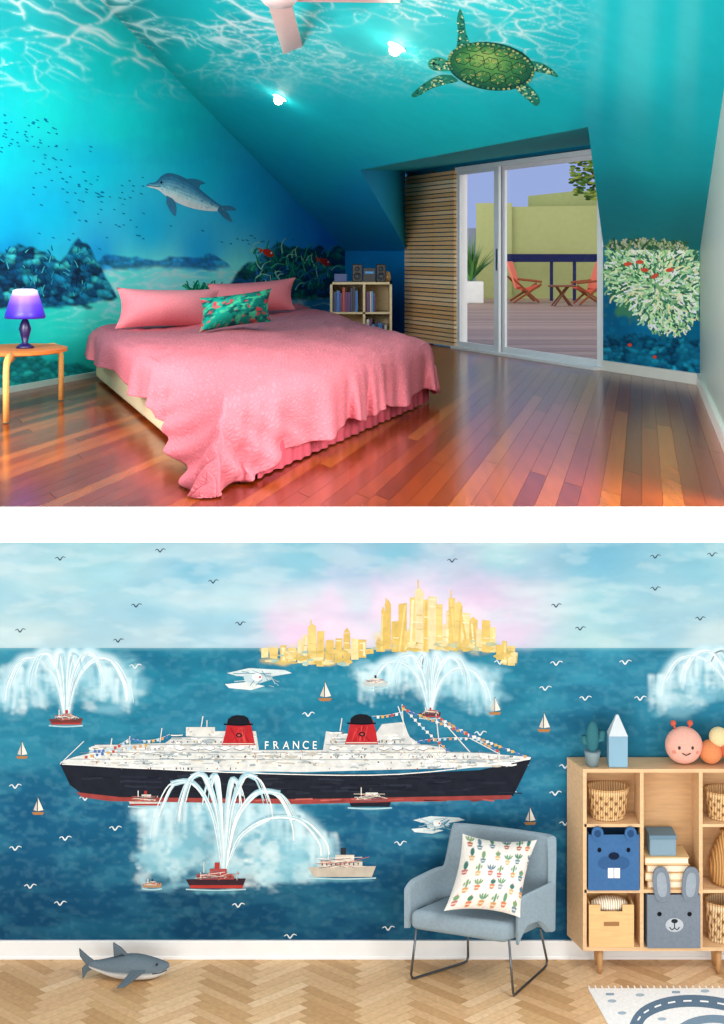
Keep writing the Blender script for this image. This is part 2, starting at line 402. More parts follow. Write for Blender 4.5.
CS.mix(mk*np.clip(c0*(.4+.7*lf_)*ss(.25,.45,nz)*1.3+c1*1.0*ss(.36,.56,nz)+c2*.65*ss(.42,.62,wv)*ss(.3,.5,nz),0,1),'#ecfffa')
CS.mix(.3*ss(60,0,np.hypot((U-380)/2.4,V-48)),'#60dcd8')
for x,w_,a_ in ((640,26,.10),(598,14,.06),(690,18,.08)): CS.mix(a_*ss(1,.2,np.abs(U-x+V*.05)/w_)*ss(190,20,V),'#a8f8f4')
CS.scale(1.2)
g=G()
def lf(a,b):
    u=-170+515*a; return (u,(top(u)-3)*(1-b)+lbase(u)*b)
g.quadgrid(lambda a,b:pL(*lf(a,b)),380,300,lambda a,b:CL.get(*lf(a,b)))
WL=g.obj('wall_left',SEA,label='bedroom wall painted with a turquoise underwater reef mural',kind='structure',recalc=False)
g=G()
for q,nu,nv in ((((38,-60),(360,-60),(360,170),(263.6,170)),240,180),(((360,-60),(588,-60),(588,127),(360,170)),190,160),(((588,-60),(760,-60),(745,127),(588,127)),40,50),(((263.6,170),(360,170),(408,251.5),(342,251.5)),16,16),(((588,127),(745,127),(715,251.5),(604,251.5)),20,20)):
    def f(a,b,q=q):
        x=lambda k:(q[0][k]*(1-a)+q[1][k]*a)*(1-b)+(q[3][k]*(1-a)+q[2][k]*a)*b
        return x(0),x(1)
    g.quadgrid(lambda a,b,f=f:pS(*f(a,b)),nu,nv,lambda a,b,f=f:CS.get(*f(a,b)))
WS=g.obj('ceiling',SEA,label='sloping attic ceiling painted as rippling turquoise sea surface',kind='structure',recalc=False)
def kS(u): return (pK(u,300)-K0).dot(kd)
def KM(s,n,z): return K0+kd*s+KN*n+Z*z
KH=CZ+.06-UF
dtop=2.18
s408,s458,s603,s500=kS(408),kS(458),kS(603),kS(500)
def kneewall(u0,u1,cols,lab,deco=None):
    C=Canvas(u0-2,244,u1+2,392,1.0); C.idw(cols)
    if deco: deco(C)
    g=G(); U_=lambda a:u0+(u1-u0)*a
    def P3(a,b): u=U_(a); return KM(kS(u),0,KH*(1-b))
    def Cf(a,b):
        u=U_(a); bt=331+(u-345)*.152; return C.get(u,247*(1-b)+bt*b)
    C.scale(1.3)
    g.quadgrid(P3,int((u1-u0)*1.1),100,Cf)
    return g.obj('wall_rear',SEA,label=lab,kind='structure',recalc=False)
WK1=kneewall(343,410,[(350,255,'#0a7cc4'),(400,260,'#0774b4'),(400,330,'#06508a')],'low blue painted wall under the attic slope')
def dec(C):
    U,V=C.U,C.V
    n=vnoise(U,V,12,9,3,31); n2=vnoise(U,V,20,200,3,33)
    C.lumps(ss(0,4,V-(336+(n2-.5)*20)),7,5,34,['#0c5a80','#0f7094','#084468','#1a8aa8','#0a5074'])
    C.mix(.35*ss(.45,.65,n)*ss(300,335,C.V),'#1280a4')
    C.blob(655,280,66,46,'#3f7c5a',.95,soft=.3,nz=n); C.blob(655,272,60,32,'#7ca870',.8,soft=.5,nz=n); C.blob(668,296,36,30,'#86b078',.8,soft=.5,nz=n)
WK2=kneewall(603,701,[(610,260,'#0a6a88'),(690,260,'#0a7a88'),(610,320,'#06547c'),(690,330,'#065c80'),(650,345,'#076a98'),(650,375,'#064e78')],'low attic wall with painted coral',dec)
g=G('#0a7898'); g.box(s408-.4,s603,-.12,-.002,dtop+.02,dtop+.22,KM); g.box(s408-.4,s458,-.12,-.02,0,dtop+.2,KM)
g.obj('wall_rear',MATTE,label='teal wall around the sliding door',kind='structure')
bk0=KM(s408-.1,0,dtop+.05); bk1=KM(s603,0,dtop+.05)
g=G('#18c0cc'); g.poly([pS(358,170),pS(588,126.5),bk1,bk0]); g.obj('ceiling',MATTE,label='teal dormer ceiling above the sliding door',kind='structure')
g=G('#10aee0'); g.poly([pS(358,169),bk0,pS(408,253)]); g.obj('wall_left',MATTE,label='blue dormer cheek wall',kind='structure')
g=G('#0a7888'); g.poly([pS(588,127),pS(604,250),bk1]); g.obj('wall_right',MATTE,label='dark teal dormer cheek wall',kind='structure')
g=G('#b4c0b6'); e=wr(D0); g.poly([K1,e,e+Z*4,K1+Z*4]); 
g.obj('wall_right',PLASTIC,label='pale sage wardrobe wall of the bedroom',kind='structure')
g=G('#ece8e0'); g.box(kS(604),kS(700),.0,.03,0,.10,KM); g.obj('baseboard_rear',PLASTIC,label='white skirting below the coral painting',kind='structure')
def LM(s,n,z): return L0+ln_*s+LN*n+Z*z
g=G('#b8d4cc'); g.box(-4,9,0,.04,0,.05,LM); g.obj('baseboard_left',PLASTIC,label='white skirting along the mural wall',kind='structure')
def RM(s,n,z): return K1+rd*s+RN*n+Z*z
g=G('#e8e4dc'); g.box(.05,5.8,0,.03,0,.10,RM); g.obj('baseboard_right',PLASTIC,label='white skirting along the wardrobe wall',kind='structure')
# slatted screen
T=thing('slatted_screen','tall screen of horizontal natural timber slats beside the sliding door','screen',KM((s408+s458)/2,.04,0))
g=G('#7a4a2a')
for s in (s408+.08,(s408+s458)/2,s458-.12): g.box(s,s+.06,.005,.02,0,dtop,KM)
g.obj('frame',WOOD,T)
g=G('#e4bc86'); n=40
for i in range(n):
    z=.02+i*(dtop-.04)/n; g.setc(random.choice(['#f6d0a0','#eec08a','#fadcb0','#e6b880'])); g.box(s408,s458,.02,.05,z,z+.041,KM)
g.obj('slats',WOOD,T)
# sliding door
T=thing('door_1','white framed sliding glass door opening to a roof terrace','sliding door',KM((s458+s603)/2,0,0)); T['kind']='structure'
g=G('#eef0f2'); g.box(s458,s603,-.10,.04,dtop-.05,dtop,KM); g.box(s458,s458+.05,-.10,.02,.03,dtop-.05,KM); g.box(s603-.08,s603,-.10,.02,.03,dtop-.05,KM); g.box(s458,s603,-.12,.10,0,.03,KM)
g.obj('frame',PLASTIC,T,label='white aluminium outer frame')
def sash(a,b,n0,wa,wb):
    g=G('#e2e6ea'); z0,z1=.03,dtop-.05
    g.box(a,a+wa,n0,n0+.03,z0,z1,KM); g.box(b-wb,b,n0,n0+.03,z0,z1,KM); g.box(a+wa,b-wb,n0,n0+.03,z0,z0+.06,KM); g.box(a+wa,b-wb,n0,n0+.03,z1-.045,z1,KM)
    o=g.obj('sash',PLASTIC,T,label='white sliding sash')
    g=G('#ffffff'); q=[KM(a+wa,n0+.015,z0+.06),KM(b-wb,n0+.015,z0+.06),KM(b-wb,n0+.015,z1-.045),KM(a+wa,n0+.015,z1-.045)]; g.poly(q); g.obj('glass',GLASS,o)
    return o
sash(s458+.05,kS(501),.0,.06,.12); 
o=sash(kS(496),s603-.08,-.06,.16,.06)
g=G('#b8bcc0'); sx=kS(498.5); g.box(sx,sx+.06,.0,.04,.95,1.2,KM); g.obj('handle',METAL,T,label='grey metal pull handle',bevel=.01)
# ---- painted murals (upper)
pt=Painter(pL,LN,.0008,1.3)
for i in range(120):
    a=RU(-2.7,-.4); bx=RU(250,334); by=RU(252,290); l=RU(6,18)
    pt.S([(bx,by),(bx+l*.5*math.cos(a),by+l*.6*math.sin(a)),(bx+l*math.cos(a+.3),by+l*math.sin(a+.3))],lambda t:1.5*(1-t*.6),random.choice(['#2aa480','#15876a','#4ab88a','#0f66a0','#8fd0b0','#2b7fc0','#0a5048']),lay=2)
for i in range(60):
    a=RU(-2.6,-.5); bx=RU(190,217); l=RU(8,20)
    pt.S([(bx,298),(bx+l*.5*math.cos(a),298+l*.7*math.sin(a)),(bx+l*.9*math.cos(a),298+l*math.sin(a))],lambda t:2.0*(1-t*.5),random.choice(['#1d9a74','#2ab484','#11805c','#0d6a54']),lay=2)
for i in range(90):
    a=RU(-2.7,-.4); bx=RU(2,92); l=RU(3,9); by=RU(250,300)
    pt.S([(bx,by),(bx+l*.5*math.cos(a),by+l*.7*math.sin(a)),(bx+l*.9*math.cos(a),by+l*math.sin(a))],lambda t:1.2*(1-t*.5),random.choice(['#0a4a70','#0d5f88','#1f88a0','#0a3454','#3fa8b0']),lay=2)
pt.obj('painted_reef',PAINT,WL,label='painted branching corals and sea grass',recalc=False)
pt=Painter(pL,LN,.003)
for bx,by,w_,h_,n in ((25,140,45,25,50),(95,195,45,18,40),(110,230,60,14,20),(250,240,40,10,12),(60,170,40,20,20)):
    for i in range(n):
        x=bx+random.gauss(0,.5)*w_; y=by+random.gauss(0,.5)*h_
        pt.E(x,y,RU(1.2,2.2),RU(.5,.8),'#0a7eb0',1,n=6,rot=.4)
for x,y in ((268,253),(325,262)):
    pt.E(x,y,6,3.4,'#d23a22',1,rot=.5,lay=1); pt.P([(x-5,y-3),(x-10,y-6),(x-8,y+1)],'#e85a30',1,1); pt.E(x+3,y,1,1,'#ffffff',1,lay=2)
pt.obj('painted_fish',PAINT,WL,label='painted school of small fish',recalc=False)
# dolphin
pt=Painter(pL,LN,.004,1.25)
topl=[(146,184.5),(150,183),(154,182.4),(157.5,180),(161,176),(168,173),(178,175),(188,180),(197,187),(206,194.5),(215,201.5),(223,207)]
botl=[(146.5,186.5),(150,187.5),(155,188.6),(159,190.5),(164,194.5),(171,199),(181,204),(191,207.5),(200,209.5),(208,210.6),(216,211),(223,210)]
TL=smooth_pts(topl,6); BL=smooth_pts(botl,6); cols=['#2f6f92','#3b80a6','#5297b8','#72aec4','#98c8d4','#c0e0e4','#dceef0','#e8f6f6']; nb_=len(cols)
for k in range(nb_):
    a0,a1=k/nb_,(k+1)/nb_+.02
    up_=[(x0+(x1-x0)*a0,y0+(y1-y0)*a0) for (x0,y0),(x1,y1) in zip(TL,BL)]; dn=[(x0+(x1-x0)*a1,y0+(y1-y0)*a1) for (x0,y0),(x1,y1) in zip(TL,BL)]
    pt.setc(cols[k]); 
    for i in range(len(up_)-1): pt.P([up_[i],up_[i+1],dn[i+1],dn[i]],lay=k*.1)
fn=smooth_pts([(186,179),(192,178.5),(199,180),(205,183.5),(200,185),(199,190)],4); pt.P(fn,'#34779a',1,1)
fn=smooth_pts([(166,195.5),(173,199.5),(176,207),(175,216),(170,211),(166,203)],4); pt.P(fn,'#3c7c9e',1,2)
fn=smooth_pts([(219,206),(224,205.5),(231,206),(236,210),(230,210.5),(226,211),(229,215),(232,222),(225,219),(220,214),(217,210)],4); pt.P(fn,'#3c7c9e',1,1)
pt.E(161,182.5,1.2,1.2,'#0c1c28',1,lay=3)
pt.S([(146.5,185.6),(153,186.2),(159,186.8)],.8,'#285a70',lay=3)
for i in range(70):
    i0=random.randrange(20,len(TL)-6); t=RU(.1,.9); (x0,y0),(x1,y1)=TL[i0],BL[i0]
    pt.E(x0+(x1-x0)*t,y0+(y1-y0)*t,RU(.8,2.4),RU(.3,.6),random.choice(cols[max(0,int(t*8)-2):int(t*8)+1] or cols),1,n=7,rot=.6,lay=2)
pt.obj('painted_dolphin',PAINT,WL,label='painted grey dolphin swimming',recalc=False)
# turtle
pt=Painter(pS,SN,.001,1.5)
fl='#1f6f5c'
def flip(pts,c0,c1):
    pts=smooth_pts(pts+[pts[0]],4)[:-1]; pt.P(pts,c0,1,0)
    cx=sum(p[0] for p in pts)/len(pts); cy=sum(p[1] for p in pts)/len(pts)
    for i in range(60):
        p=random.choice(pts); t=R()**.5*.85; pt.E(cx+(p[0]-cx)*t,cy+(p[1]-cy)*t,RU(.8,1.7),RU(.6,1.2),random.choice(c1),1,n=6,lay=1+i*.01)
c1=['#5fa484','#12524a','#8fb080','#1a6456','#0f4442','#37866c','#b0c494']
flip([(456,50),(458,34),(457,20),(460,9),(464,18),(466,33),(471,48),(464,53)],fl,c1)
flip([(452,75),(440,75),(426,82),(412,94),(416,97),(430,89),(446,84),(458,81)],fl,c1)
flip([(450,62),(440,57),(431,59),(428,64),(431,69),(440,71),(452,70)],'#2d8064',c1)
flip([(526,60),(542,63),(553,70),(558,77),(544,73),(528,70)],fl,c1)
flip([(512,84),(522,81),(533,89),(540,100),(536,106),(527,99),(518,91)],fl,c1)
pt.E(491,66,44,24,'#10443a',1,n=32,rot=.14,lay=3)
for k in range(10):
    pt.E(490-k*.6,65-k*.9,41.5-k*3.6,21.6-k*1.9,['#1d5540','#23603f','#2b6a42','#347244','#3d7a46','#478448','#528c4c','#5e9450','#6c9c54','#7aa45a'][k],1,n=32,rot=.14,lay=4+k*.05)
def scute(x,y,rx,ry):
    pts=[(x+rx*math.cos(t_/6*6.283+.3),y+ry*math.sin(t_/6*6.283+.3)) for t_ in range(7)]
    pt.S(pts,.8,'#123a2e',lay=5.2,sm=False)
    for k in range(12):
        a=RU(0,6.28); r0=RU(.2,.5); pt.S([(x+rx*r0*math.cos(a),y+ry*r0*math.sin(a)),(x+rx*.85*math.cos(a),y+ry*.85*math.sin(a))],RU(.5,.9),random.choice(['#7a9c54','#2a5c38','#86905080'[:7],'#3a704a','#98a05c','#4a6a3c']),lay=5,sm=False)
for i in range(5): scute(463+i*14,58+i*2.6,8.5,6.5)
for i in range(4): scute(468+i*15,74+i*2.4,8.5,6); 
for i in range(4): scute(474+i*14,47+i*2.6,8,4.5)
for i in range(50):
    a=i/50*6.283; pt.E(491+42*math.cos(a),66+22*math.sin(a)+6*math.cos(a),1.5,1.2,random.choice(['#7f9a60','#5a8a58','#22584a','#3a7a58','#98a468']),1,n=6,lay=6)
pt.E(434,63,1.3,1.3,'#08120e',1,lay=7)
pt.obj('painted_turtle',PAINT,WS,label='painted green sea turtle',recalc=False)
# coral right
pt=Painter(pK,KN,.001,1.3)
n_=0
while n_<1700:
    x=RU(606,698); y=RU(251,332)
    cl_=((x-655)/52)**2+((y-272)/36)**2; c2_=((x-668)/34)**2+((y-300)/32)**2
    if min(cl_,c2_)>1+RU(-.25,.12): continue
    n_+=1; a=math.atan2(y-285,x-655)+RU(-.9,.9); l=RU(3,9)
    y2=max(250,y+l*math.sin(a)); x2=min(699,max(605,x+l*math.cos(a)))
    pt.S([(x,y),((x+x2)/2+RU(-2,2),(y+y2)/2),(x2,y2)],lambda t:2.2*(1-t*.3),random.choice(['#d4e8bc','#a8cc90','#f0f4d4','#7fb07a','#4c8860','#dcd8a8','#9cc8a4','#f4f6e4','#3a7056','#b8dca0','#2f6450']),lay=1+n_/430)
for x,y in ((645,270),(655,276),(628,264),(670,270),(640,262)):
    pt.E(x,y,4.2,2.0,'#d0503a',1,rot=RU(-.5,.5),lay=6)
for x,y in ((655,357),(630,345)): pt.E(x,y,2.2,1.7,'#c84432',1,lay=6)
pt.obj('painted_coral',PAINT,WK2,label='painted pale green branching coral',recalc=False)
pt=Painter(pS,SN,.001,1.3)
for i in range(260):
    x=RU(607,690); y0_=RU(242,251); a=RU(-2.5,-.6); l=RU(3,7)*(1-abs(x-640)/90); pt.S([(x,y0_),(x+l*math.cos(a),y0_+l*math.sin(a))],2.0,random.choice(['#d4e8bc','#a8cc90','#7fb07a','#4c8860','#f0f4d4','#3a7056']),lay=2,sm=False)
pt.obj('painted_coral',PAINT,WS,label='painted coral tips on the slope',recalc=False)
# downlights
for (u,v),lab in (((280,97),'lit round recessed ceiling downlight'),((397,46),'lit round recessed ceiling downlight'),((468,155),'small recessed spotlight in the dormer ceiling')):
    p=pS(u,v) if v!=155 else at(468,156,16)
    n_=SN if v!=155 else Vector((0,0,-1))
    T=thing('downlight',lab,'ceiling light',p,'recessed downlights')
    M=n_.to_track_quat('Z','Y').to_matrix()
    rr=.05 if v!=155 else .03
    g=G('#e8fafa')
    g.rings([[p+M@Vector((r*math.cos(k/20*6.283),r*math.sin(k/20*6.283),z)) for k in range(20)] for r,z in ((rr*1.5,.002),(rr*1.5,.010),(rr*1.0,.014))],cap=True)
    g.obj('trim_ring',PLASTIC,T)
    g=G('#fff2dc'); g.ell(p+n_*rr*.7,rr*.9,16,12)
    g.obj('bulb',LED,T,label='glowing warm bulb',smooth=True)
    if v!=155: light('POINT','downlight_lamp',p+n_*.22,1.6,(1,.93,.8),.04)
# fan
hz=lambda u,v:at(u,v,F*1.72/(HY-v))
hub=hz(279,-2)
T=thing('ceiling_fan','pinkish white three-blade ceiling fan hanging from the attic ceiling','ceiling fan',hub)
g=G('#f0e4e0'); g.lathe(hub,[(.02,-.05),(.10,-.04),(.13,0),(.10,.08),(.03,.12)],sy=2); g.obj('motor',PLASTIC,T,smooth=True)
g=G('#e8dcd8'); g.tube([hub+Z*.1,hub+Z*.36],.02); g.obj('rod',PLASTIC,T)
for q in (((267,2),(291,2),(305,56),(302,60),(288,61),(284,57)),((284,-6),(296,2),(400,3),(402,-3)),((268,-8),(262,0),(130,-20),(132,-26))):
    g=G('#f6d8d0'); lo_=[hz(*p) for p in q]; g.rings([[p for p in lo_],[p+Z*.02 for p in lo_]]); g.obj('blade',PLASTIC,T,bevel=.004)
# ---- bed
plan={(0,0):Vector((-2.46,12.85)),(1,0):Vector((-.66,6.72)),(0,1):Vector((-.80,18.3)),(1,1):Vector((.50,10.8))}
def B2(s,t):
    return (plan[0,0]*(1-s)+plan[1,0]*s)*(1-t)+(plan[0,1]*(1-s)+plan[1,1]*s)*t
BT=.47
def BM(s,t,z): p=B2(s,t); return Vector((p.x,p.y,UF+z))
T=thing('bed','king bed with pink quilted coverlet on a cream base','bed',BM(.5,.5,0))
g=G('#d4c09c'); g.box(.03,.975,.0,.97,.03,.28,BM); g.obj('base',FABRIC,T,label='cream upholstered base',bevel=.02)
g=G('#e6d0c8'); g.box(.02,.97,.03,.97,.28,.44,BM); g.obj('mattress',FABRIC,T,bevel=.03)
g=G('#bc505f')
g.quadgrid(lambda a,b:BM(1.008+(.003*math.sin(a*150)+.002*math.sin(a*67+1))*(1-b*.6),.10+.91*a,.012+.28*b),260,3); g.obj('valance',FABRIC,T,label='darker pink pleated valance',smooth=True,recalc=False)
g=G('#da7784')
def cov(a,b):
    s=.03+(1.24-.03)*a; t=-.24+1.48*b
    os_=max(0,s-1); ot=max(0,-t,t-1)
    sgn=-1 if t<0 else 1
    sc_=min(s,1); tc_=min(max(t,0),1)
    o=max(os_,ot) if not(os_ and ot) else (os_**4+ot**4)**.25
    o=min(o,.24); k=o/.24
    al=s if ot>=os_ else t
    corner=0
    if t<0 or os_>0:
        ds=max(0,1-s) if t<0 else 0; dt=max(0,t) if os_>0 else 0
        corner=math.exp(-((ds+dt)/.2)**2)
    hem=.25 if (t<0 and ot>=os_) else .15
    if t>1: hem=.13
    ph=s*30+2*math.sin(s*9) if (t<0 or t>1) and ot>=os_ else t*40+1.5*math.sin(t*11)+.6
    cwv=1-math.exp(-((max(0,1-s)+max(0,t))/.05)**2) if os_ or t<0 else 1
    hem=hem*(1-corner)+.03*corner+.02*math.sin(ph*.7+1)*(1-corner)
    drop=(BT+.02-hem)*(k**1.05)
    fl_=.024*(1-math.exp(-k*7))+.006*k
    wv=k*(.012*math.sin(ph)+.006*math.sin(ph*2.3+.7))*cwv
    so=sc_+(fl_+wv)*(os_/max(o,1e-6) if os_ else 0)
    to=tc_+sgn*(fl_+wv)*(ot/max(o,1e-6) if ot else 0)
    z=BT+.02-drop
    if o==0:
        e=min(1-s,t,1-t); z-=.03*math.exp(-max(e,0)*40)
        z+=.03*mnoise.noise(Vector((s*4,t*4,1)))+.022*mnoise.noise(Vector((s*9,t*6,5)))+.008*mnoise.noise(Vector((s*30,t*16,9)))
        z+=.05*math.exp(-((s-.09)/.05)**2)*(1 if .1<t<.95 else .3)
    else: z-=.03
    z+=.006*mnoise.noise(Vector((s*34,t*20,3)))
    p=BM(so,to,max(z,.012))
    if corner>.01: p.x-=.10*k**1.3*corner*(1+.35*math.sin((s-t)*70))
    if p.y<6.55: p.y=6.55-(6.55-p.y)*.3
    p.y=max(p.y,6.385)
    return p
g.quadgrid(cov,190,210,None,lambda a,b:(a*.85,b*1.1,0)); g.obj('coverlet',QUILT,T,label='pink quilted coverlet draped over the sides',smooth=True,recalc=False,solid=.006)
def upil(name,u,v,D,wpx,hpx,th,tilt,col,lab,cat='pillow',lean=.25,mat=FABRIC,grp=None,colf=None,n=20):
    c=at(u,v,D); k=D/F
    ax=Vector((math.cos(tilt),.8,math.sin(tilt)))*(wpx*k/2); ay=Vector((-.0,lean,1))*(hpx*k/2); az=Vector((.4,-1.4,.35))*th
    g=G(col); f=pillow(g,c,ax,ay,az,n,colf); o=g.obj(name,mat,None,lab,cat,group=grp,smooth=True,recalc=False); return o,f
upil('pillow',169,308,12.4,94,40,.17,-.03,'#e4858f','pink cotton pillow propped against the mural wall',grp='pink bed pillows')
upil('pillow',252,297,15.2,84,33,.16,.06,'#e07e88','pink cotton pillow leaning behind the teal cushion',grp='pink bed pillows')
Ccush=Canvas(0,0,100,60,.6); Ccush.idw([(20,20,'#10907c'),(80,40,'#0c7068')])
nc=vnoise(Ccush.U,Ccush.V,9,7,3,41); Ccush.mix(ss(.52,.6,nc)*.9,'#0a4a4c'); nc=vnoise(Ccush.U,Ccush.V,7,6,3,42); Ccush.mix(ss(.66,.70,nc),'#b8404a'); nc=vnoise(Ccush.U,Ccush.V,6,6,3,43); Ccush.mix(ss(.62,.68,nc),'#3ab088')
upil('cushion',236,310,11.6,68,34,.16,.12,'#0f7f7a','teal cushion with red and green coral print','cushion',colf=lambda a,b:Ccush.get(a*100,b*60),n=60)
# ---- side table + lamp
tcn=Vector(((18-362)/F*10.2,10.2,UF))
T=thing('side_table','round-topped bentwood stool with honey coloured legs','side table',tcn)
g=G('#c9702e'); g.lathe(tcn+Z*.425,[(.30,0),(.33,.008),(.33,.03),(.30,.038)],32,1.05,1.5); g.obj('table_top',WOOD,T,smooth=False)
for (u,v) in ((6,424),(61,401),(-30,405)):
    b=ft(u,v); d=(tcn-b); d.z=0
    top_=Vector((b.x,b.y,UF+.38)); 
    pts=[b+Z*.01,b+Z*.2,top_-Z*.03,top_+Z*.02+d*.04,top_+Z*.045+d*.16,top_+Z*.045+d*.5]
    g=G('#e2a45a'); g.tube(pts,.036,8,flat=.6); g.obj('leg',WOOD,T,smooth=True)
lc=Vector(((25-362)/F*10.1,10.1,UF+.463))
T=thing('table_lamp','purple glass table lamp glowing on the bentwood stool','lamp',lc)
g=G('#1c0c48'); g.lathe(lc,[(.062,0),(.066,.01),(.05,.022),(.02,.04),(.032,.09),(.045,.14),(.03,.19),(.014,.215),(.012,.25)],20); g.obj('lamp_base',PLASTIC,T,smooth=True)
g=G(); cols=['#2a1488','#2a148c','#3c1eb0','#5030c8','#8a60f0','#e8d0ff']  # lamp glow put into the shade colours, brightest at the top
ids=g.lathe(lc+Z*.215,[(.14,0),(.148,.01),(.135,.05),(.12,.10),(.10,.16),(.085,.205)],24)
for r,c_ in zip(ids,cols):
    for i in r: g.c[i]=(*lin(c_),1)
g.obj('lamp_shade',attrmat('violet_shade',.4,amt=.1,scale=6,emis=.5),T,smooth=True,label='violet glowing shade')
g=G('#f6e6ff'); g.lathe(lc+Z*.423,[(.075,0),(.06,.004),(.01,.005)],20); g.obj('shade_glow',GLOW,T,label='bright white glowing opening')
# ---- bookshelf
D1=17.3; k=D1/F
bx0,bx1=(330-362)*k,(392-362)*k; bz=UF; bh=UH-(282-253)*k
T=thing('bookcase','small cream cube bookcase filled with books and discs','bookcase',Vector(((bx0+bx1)/2,D1,UF)))
g=G('#e4d0a4'); t=.03
g.box(bx0,bx0+t,D1,D1+.7,bz,bz+bh); g.box(bx1-t,bx1,D1,D1+.7,bz,bz+bh); g.box(bx0,bx1,D1,D1+.7,bz+bh-t,bz+bh)
g.box(bx0+t,bx1-t,D1,D1+.7,bz,bz+t); g.box(bx0+t,bx1-t,D1,D1+.7,bz+bh*.5,bz+bh*.5+t*.8); xm=(bx0*.45+bx1*.55); g.box(xm-t/2,xm+t/2,D1,D1+.7,bz+t,bz+bh-t)
g.box(bx0+t,bx1-t,D1+.66,D1+.7,bz+t,bz+bh-t); g.obj('body',WOOD,T)
def books(x0,x1,y,z,h,grp,n=8):
    x=x0
    while x<x1-.02:
        wd=RU(.02,.045); hh=h*RU(.75,1); 
        if x+wd>x1: break
        c=random.choice(['#2a6fc0','#1a2a4a','#c8c4ba','#c03a30','#3a9ad0','#222222','#1a3a6a','#5a2a6a'])
        g=G(c); g.box(x,x+wd-.003,y,y+.4,z,z+hh); g.setc('#f2efe6'); g.box(x+.004,x+wd-.007,y+.01,y+.39,z+hh,z+hh+.002)
        g.obj('book',PLASTIC,None,'upright book in the cream bookcase','book',group=grp,bevel=.001); x+=wd
books(bx0+.04,xm-.05,D1+.05,bz+bh*.5+t*.8,bh*.5-.09,'books in the cream bookcase')
books(xm+.03,bx1-.2,D1+.05,bz+bh*.5+t*.8,bh*.5-.13,'books in the cream bookcase')
books(xm+.03,bx1-.05,D1+.05,bz+t,bh*.5-.09,'books in the cream bookcase')
zt=bz+bh+.001
T=thing('stereo','black compact stereo with speakers on the cream bookcase','stereo',Vector(((362-362)*k,D1+.2,zt)))
g=G('#16181c'); x0=(352-362)*k; g.box(x0,x0+.13,D1+.1,D1+.4,zt,zt+.22); g.obj('speaker',PLASTIC,T,bevel=.01)
g=G('#16181c'); g.box(x0+.14,x0+.29,D1+.1,D1+.4,zt,zt+.17); g.setc('#4aa0e0'); g.box(x0+.16,x0+.27,D1+.095,D1+.1,zt+.1,zt+.13); g.obj('player',PLASTIC,T,bevel=.005)
g=G('#16181c'); g.box(x0+.30,x0+.42,D1+.1,D1+.4,zt,zt+.22); g.obj('speaker',PLASTIC,T,bevel=.01)
for dx in (.065,.36):
    for zz,rr in ((.07,.045),(.16,.03)):
        g=G('#3a3e46'); c=Vector((x0+dx,D1+.098,zt+zz)); g.rings([[c+Vector((r*math.cos(q/16*6.283),y,r*math.sin(q/16*6.283))) for q in range(16)] for r,y in ((rr,0),(rr*.8,-.012),(rr*.3,-.004))]); g.obj('cone',PLASTIC,T)
g=G('#caa06a'); c=Vector(((389-362)*k-.03,D1+.3,zt)); g.lathe(c,[(.05,0),(.06,.05),(.05,.11),(.03,.13)]); g.obj('jar',PLASTIC,None,'small tan jar on the cream bookcase','jar',smooth=True)
g=G('#2a4a8a'); g.box((334-362)*k,(347-362)*k,D1+.1,D1+.35,zt,zt+.10); g.obj('storage_box',PLASTIC,None,'small navy box on the cream bookcase','box',bevel=.005)
# ---- terrace
TD=36.0
g=G()
for i in range(60):
    y=13.2+i*.4
    g.setc(random.choice(['#9c8070','#8c7060','#a88c7c','#947868']))
    q=clip([(-1,y),(12,y),(12,y+.385),(-1,y+.385)],[tuple(KM(s458-.1,-.14,0).xy),tuple(KM(s603+.5,-.14,0).xy),(12,13),(12,TD),(-1,TD)])
    if len(q)>2: g.poly([(a,b,UF-.01) for a,b in q])
g.obj('floor',WOOD,label='weathered timber terrace decking',kind='structure',recalc=False)
def fw(u,v,D): return at(u,v,D)
g=G('#a3ab74'); g.poly([fw(498,207,TD),fw(640,205,TD),fw(640,300,TD),fw(498,300,TD)]); g.poly([fw(476,203,TD-.2),fw(512,203,TD-.2),fw(512,300,TD-.2),fw(476,300,TD-.2)])
g.setc('#929c68'); g.poly([fw(528,196,TD+1),fw(575,191,TD+1),fw(640,191,TD+1),fw(640,240,TD+1),fw(528,240,TD+1)])
g.obj('wall_rear',MATTE,label='pale olive rendered terrace wall',kind='structure')
g=G('#8f98b0'); g.poly([fw(430,228,TD+.3),fw(480,228,TD+.3),fw(480,300,TD+.3),fw(430,300,TD+.3)]); g.obj('wall_left',MATTE,label='grey blue neighbouring wall',kind='structure')
T=thing('railing','navy painted timber terrace railing','railing',at(550,300,34))
g=G('#141c50'); a=at(500,254,34); b=at(620,262,34); g.box(a.x,b.x,33.9,34.1,b.z,a.z); g.obj('top_rail',MATTE,T)
for u in (503,550,573,600):
    g=G('#202a58'); a=at(u,262,34); g.box(a.x,a.x+.07,33.95,34.05,UF-.01,a.z); g.obj('post',MATTE,T)
pb=at(471,302,32.6); pb.z=UF-.01
T=thing('planter','square white planter box on the terrace','planter',pb)
g=G('#e6ecee'); g.box(pb.x-.27,pb.x+.27,pb.y-.3,pb.y+.3,pb.z,pb.z+.5); g.obj('box',MATTE,T,bevel=.02)
T=thing('spiky_plant','spiky green yucca growing in the white planter','plant',pb+Z*.5)
g=G()
for i in range(90):
    a=RU(0,6.283); el=RU(.4,1.5); l=RU(.6,1.2); g.setc(random.choice(['#4a8a3a','#6aa850','#2f6a34','#8ab860']))
    d=Vector((math.cos(a)*math.cos(el)*.75,math.sin(a)*math.cos(el)*.6,math.sin(el))); b=pb+Z*.502
    g.tube([b,b+d*l*.5+Z*.05,b+d*l],[.03,.038,.004],4,flat=.3)
g.obj('leaves',PLASTIC,T)
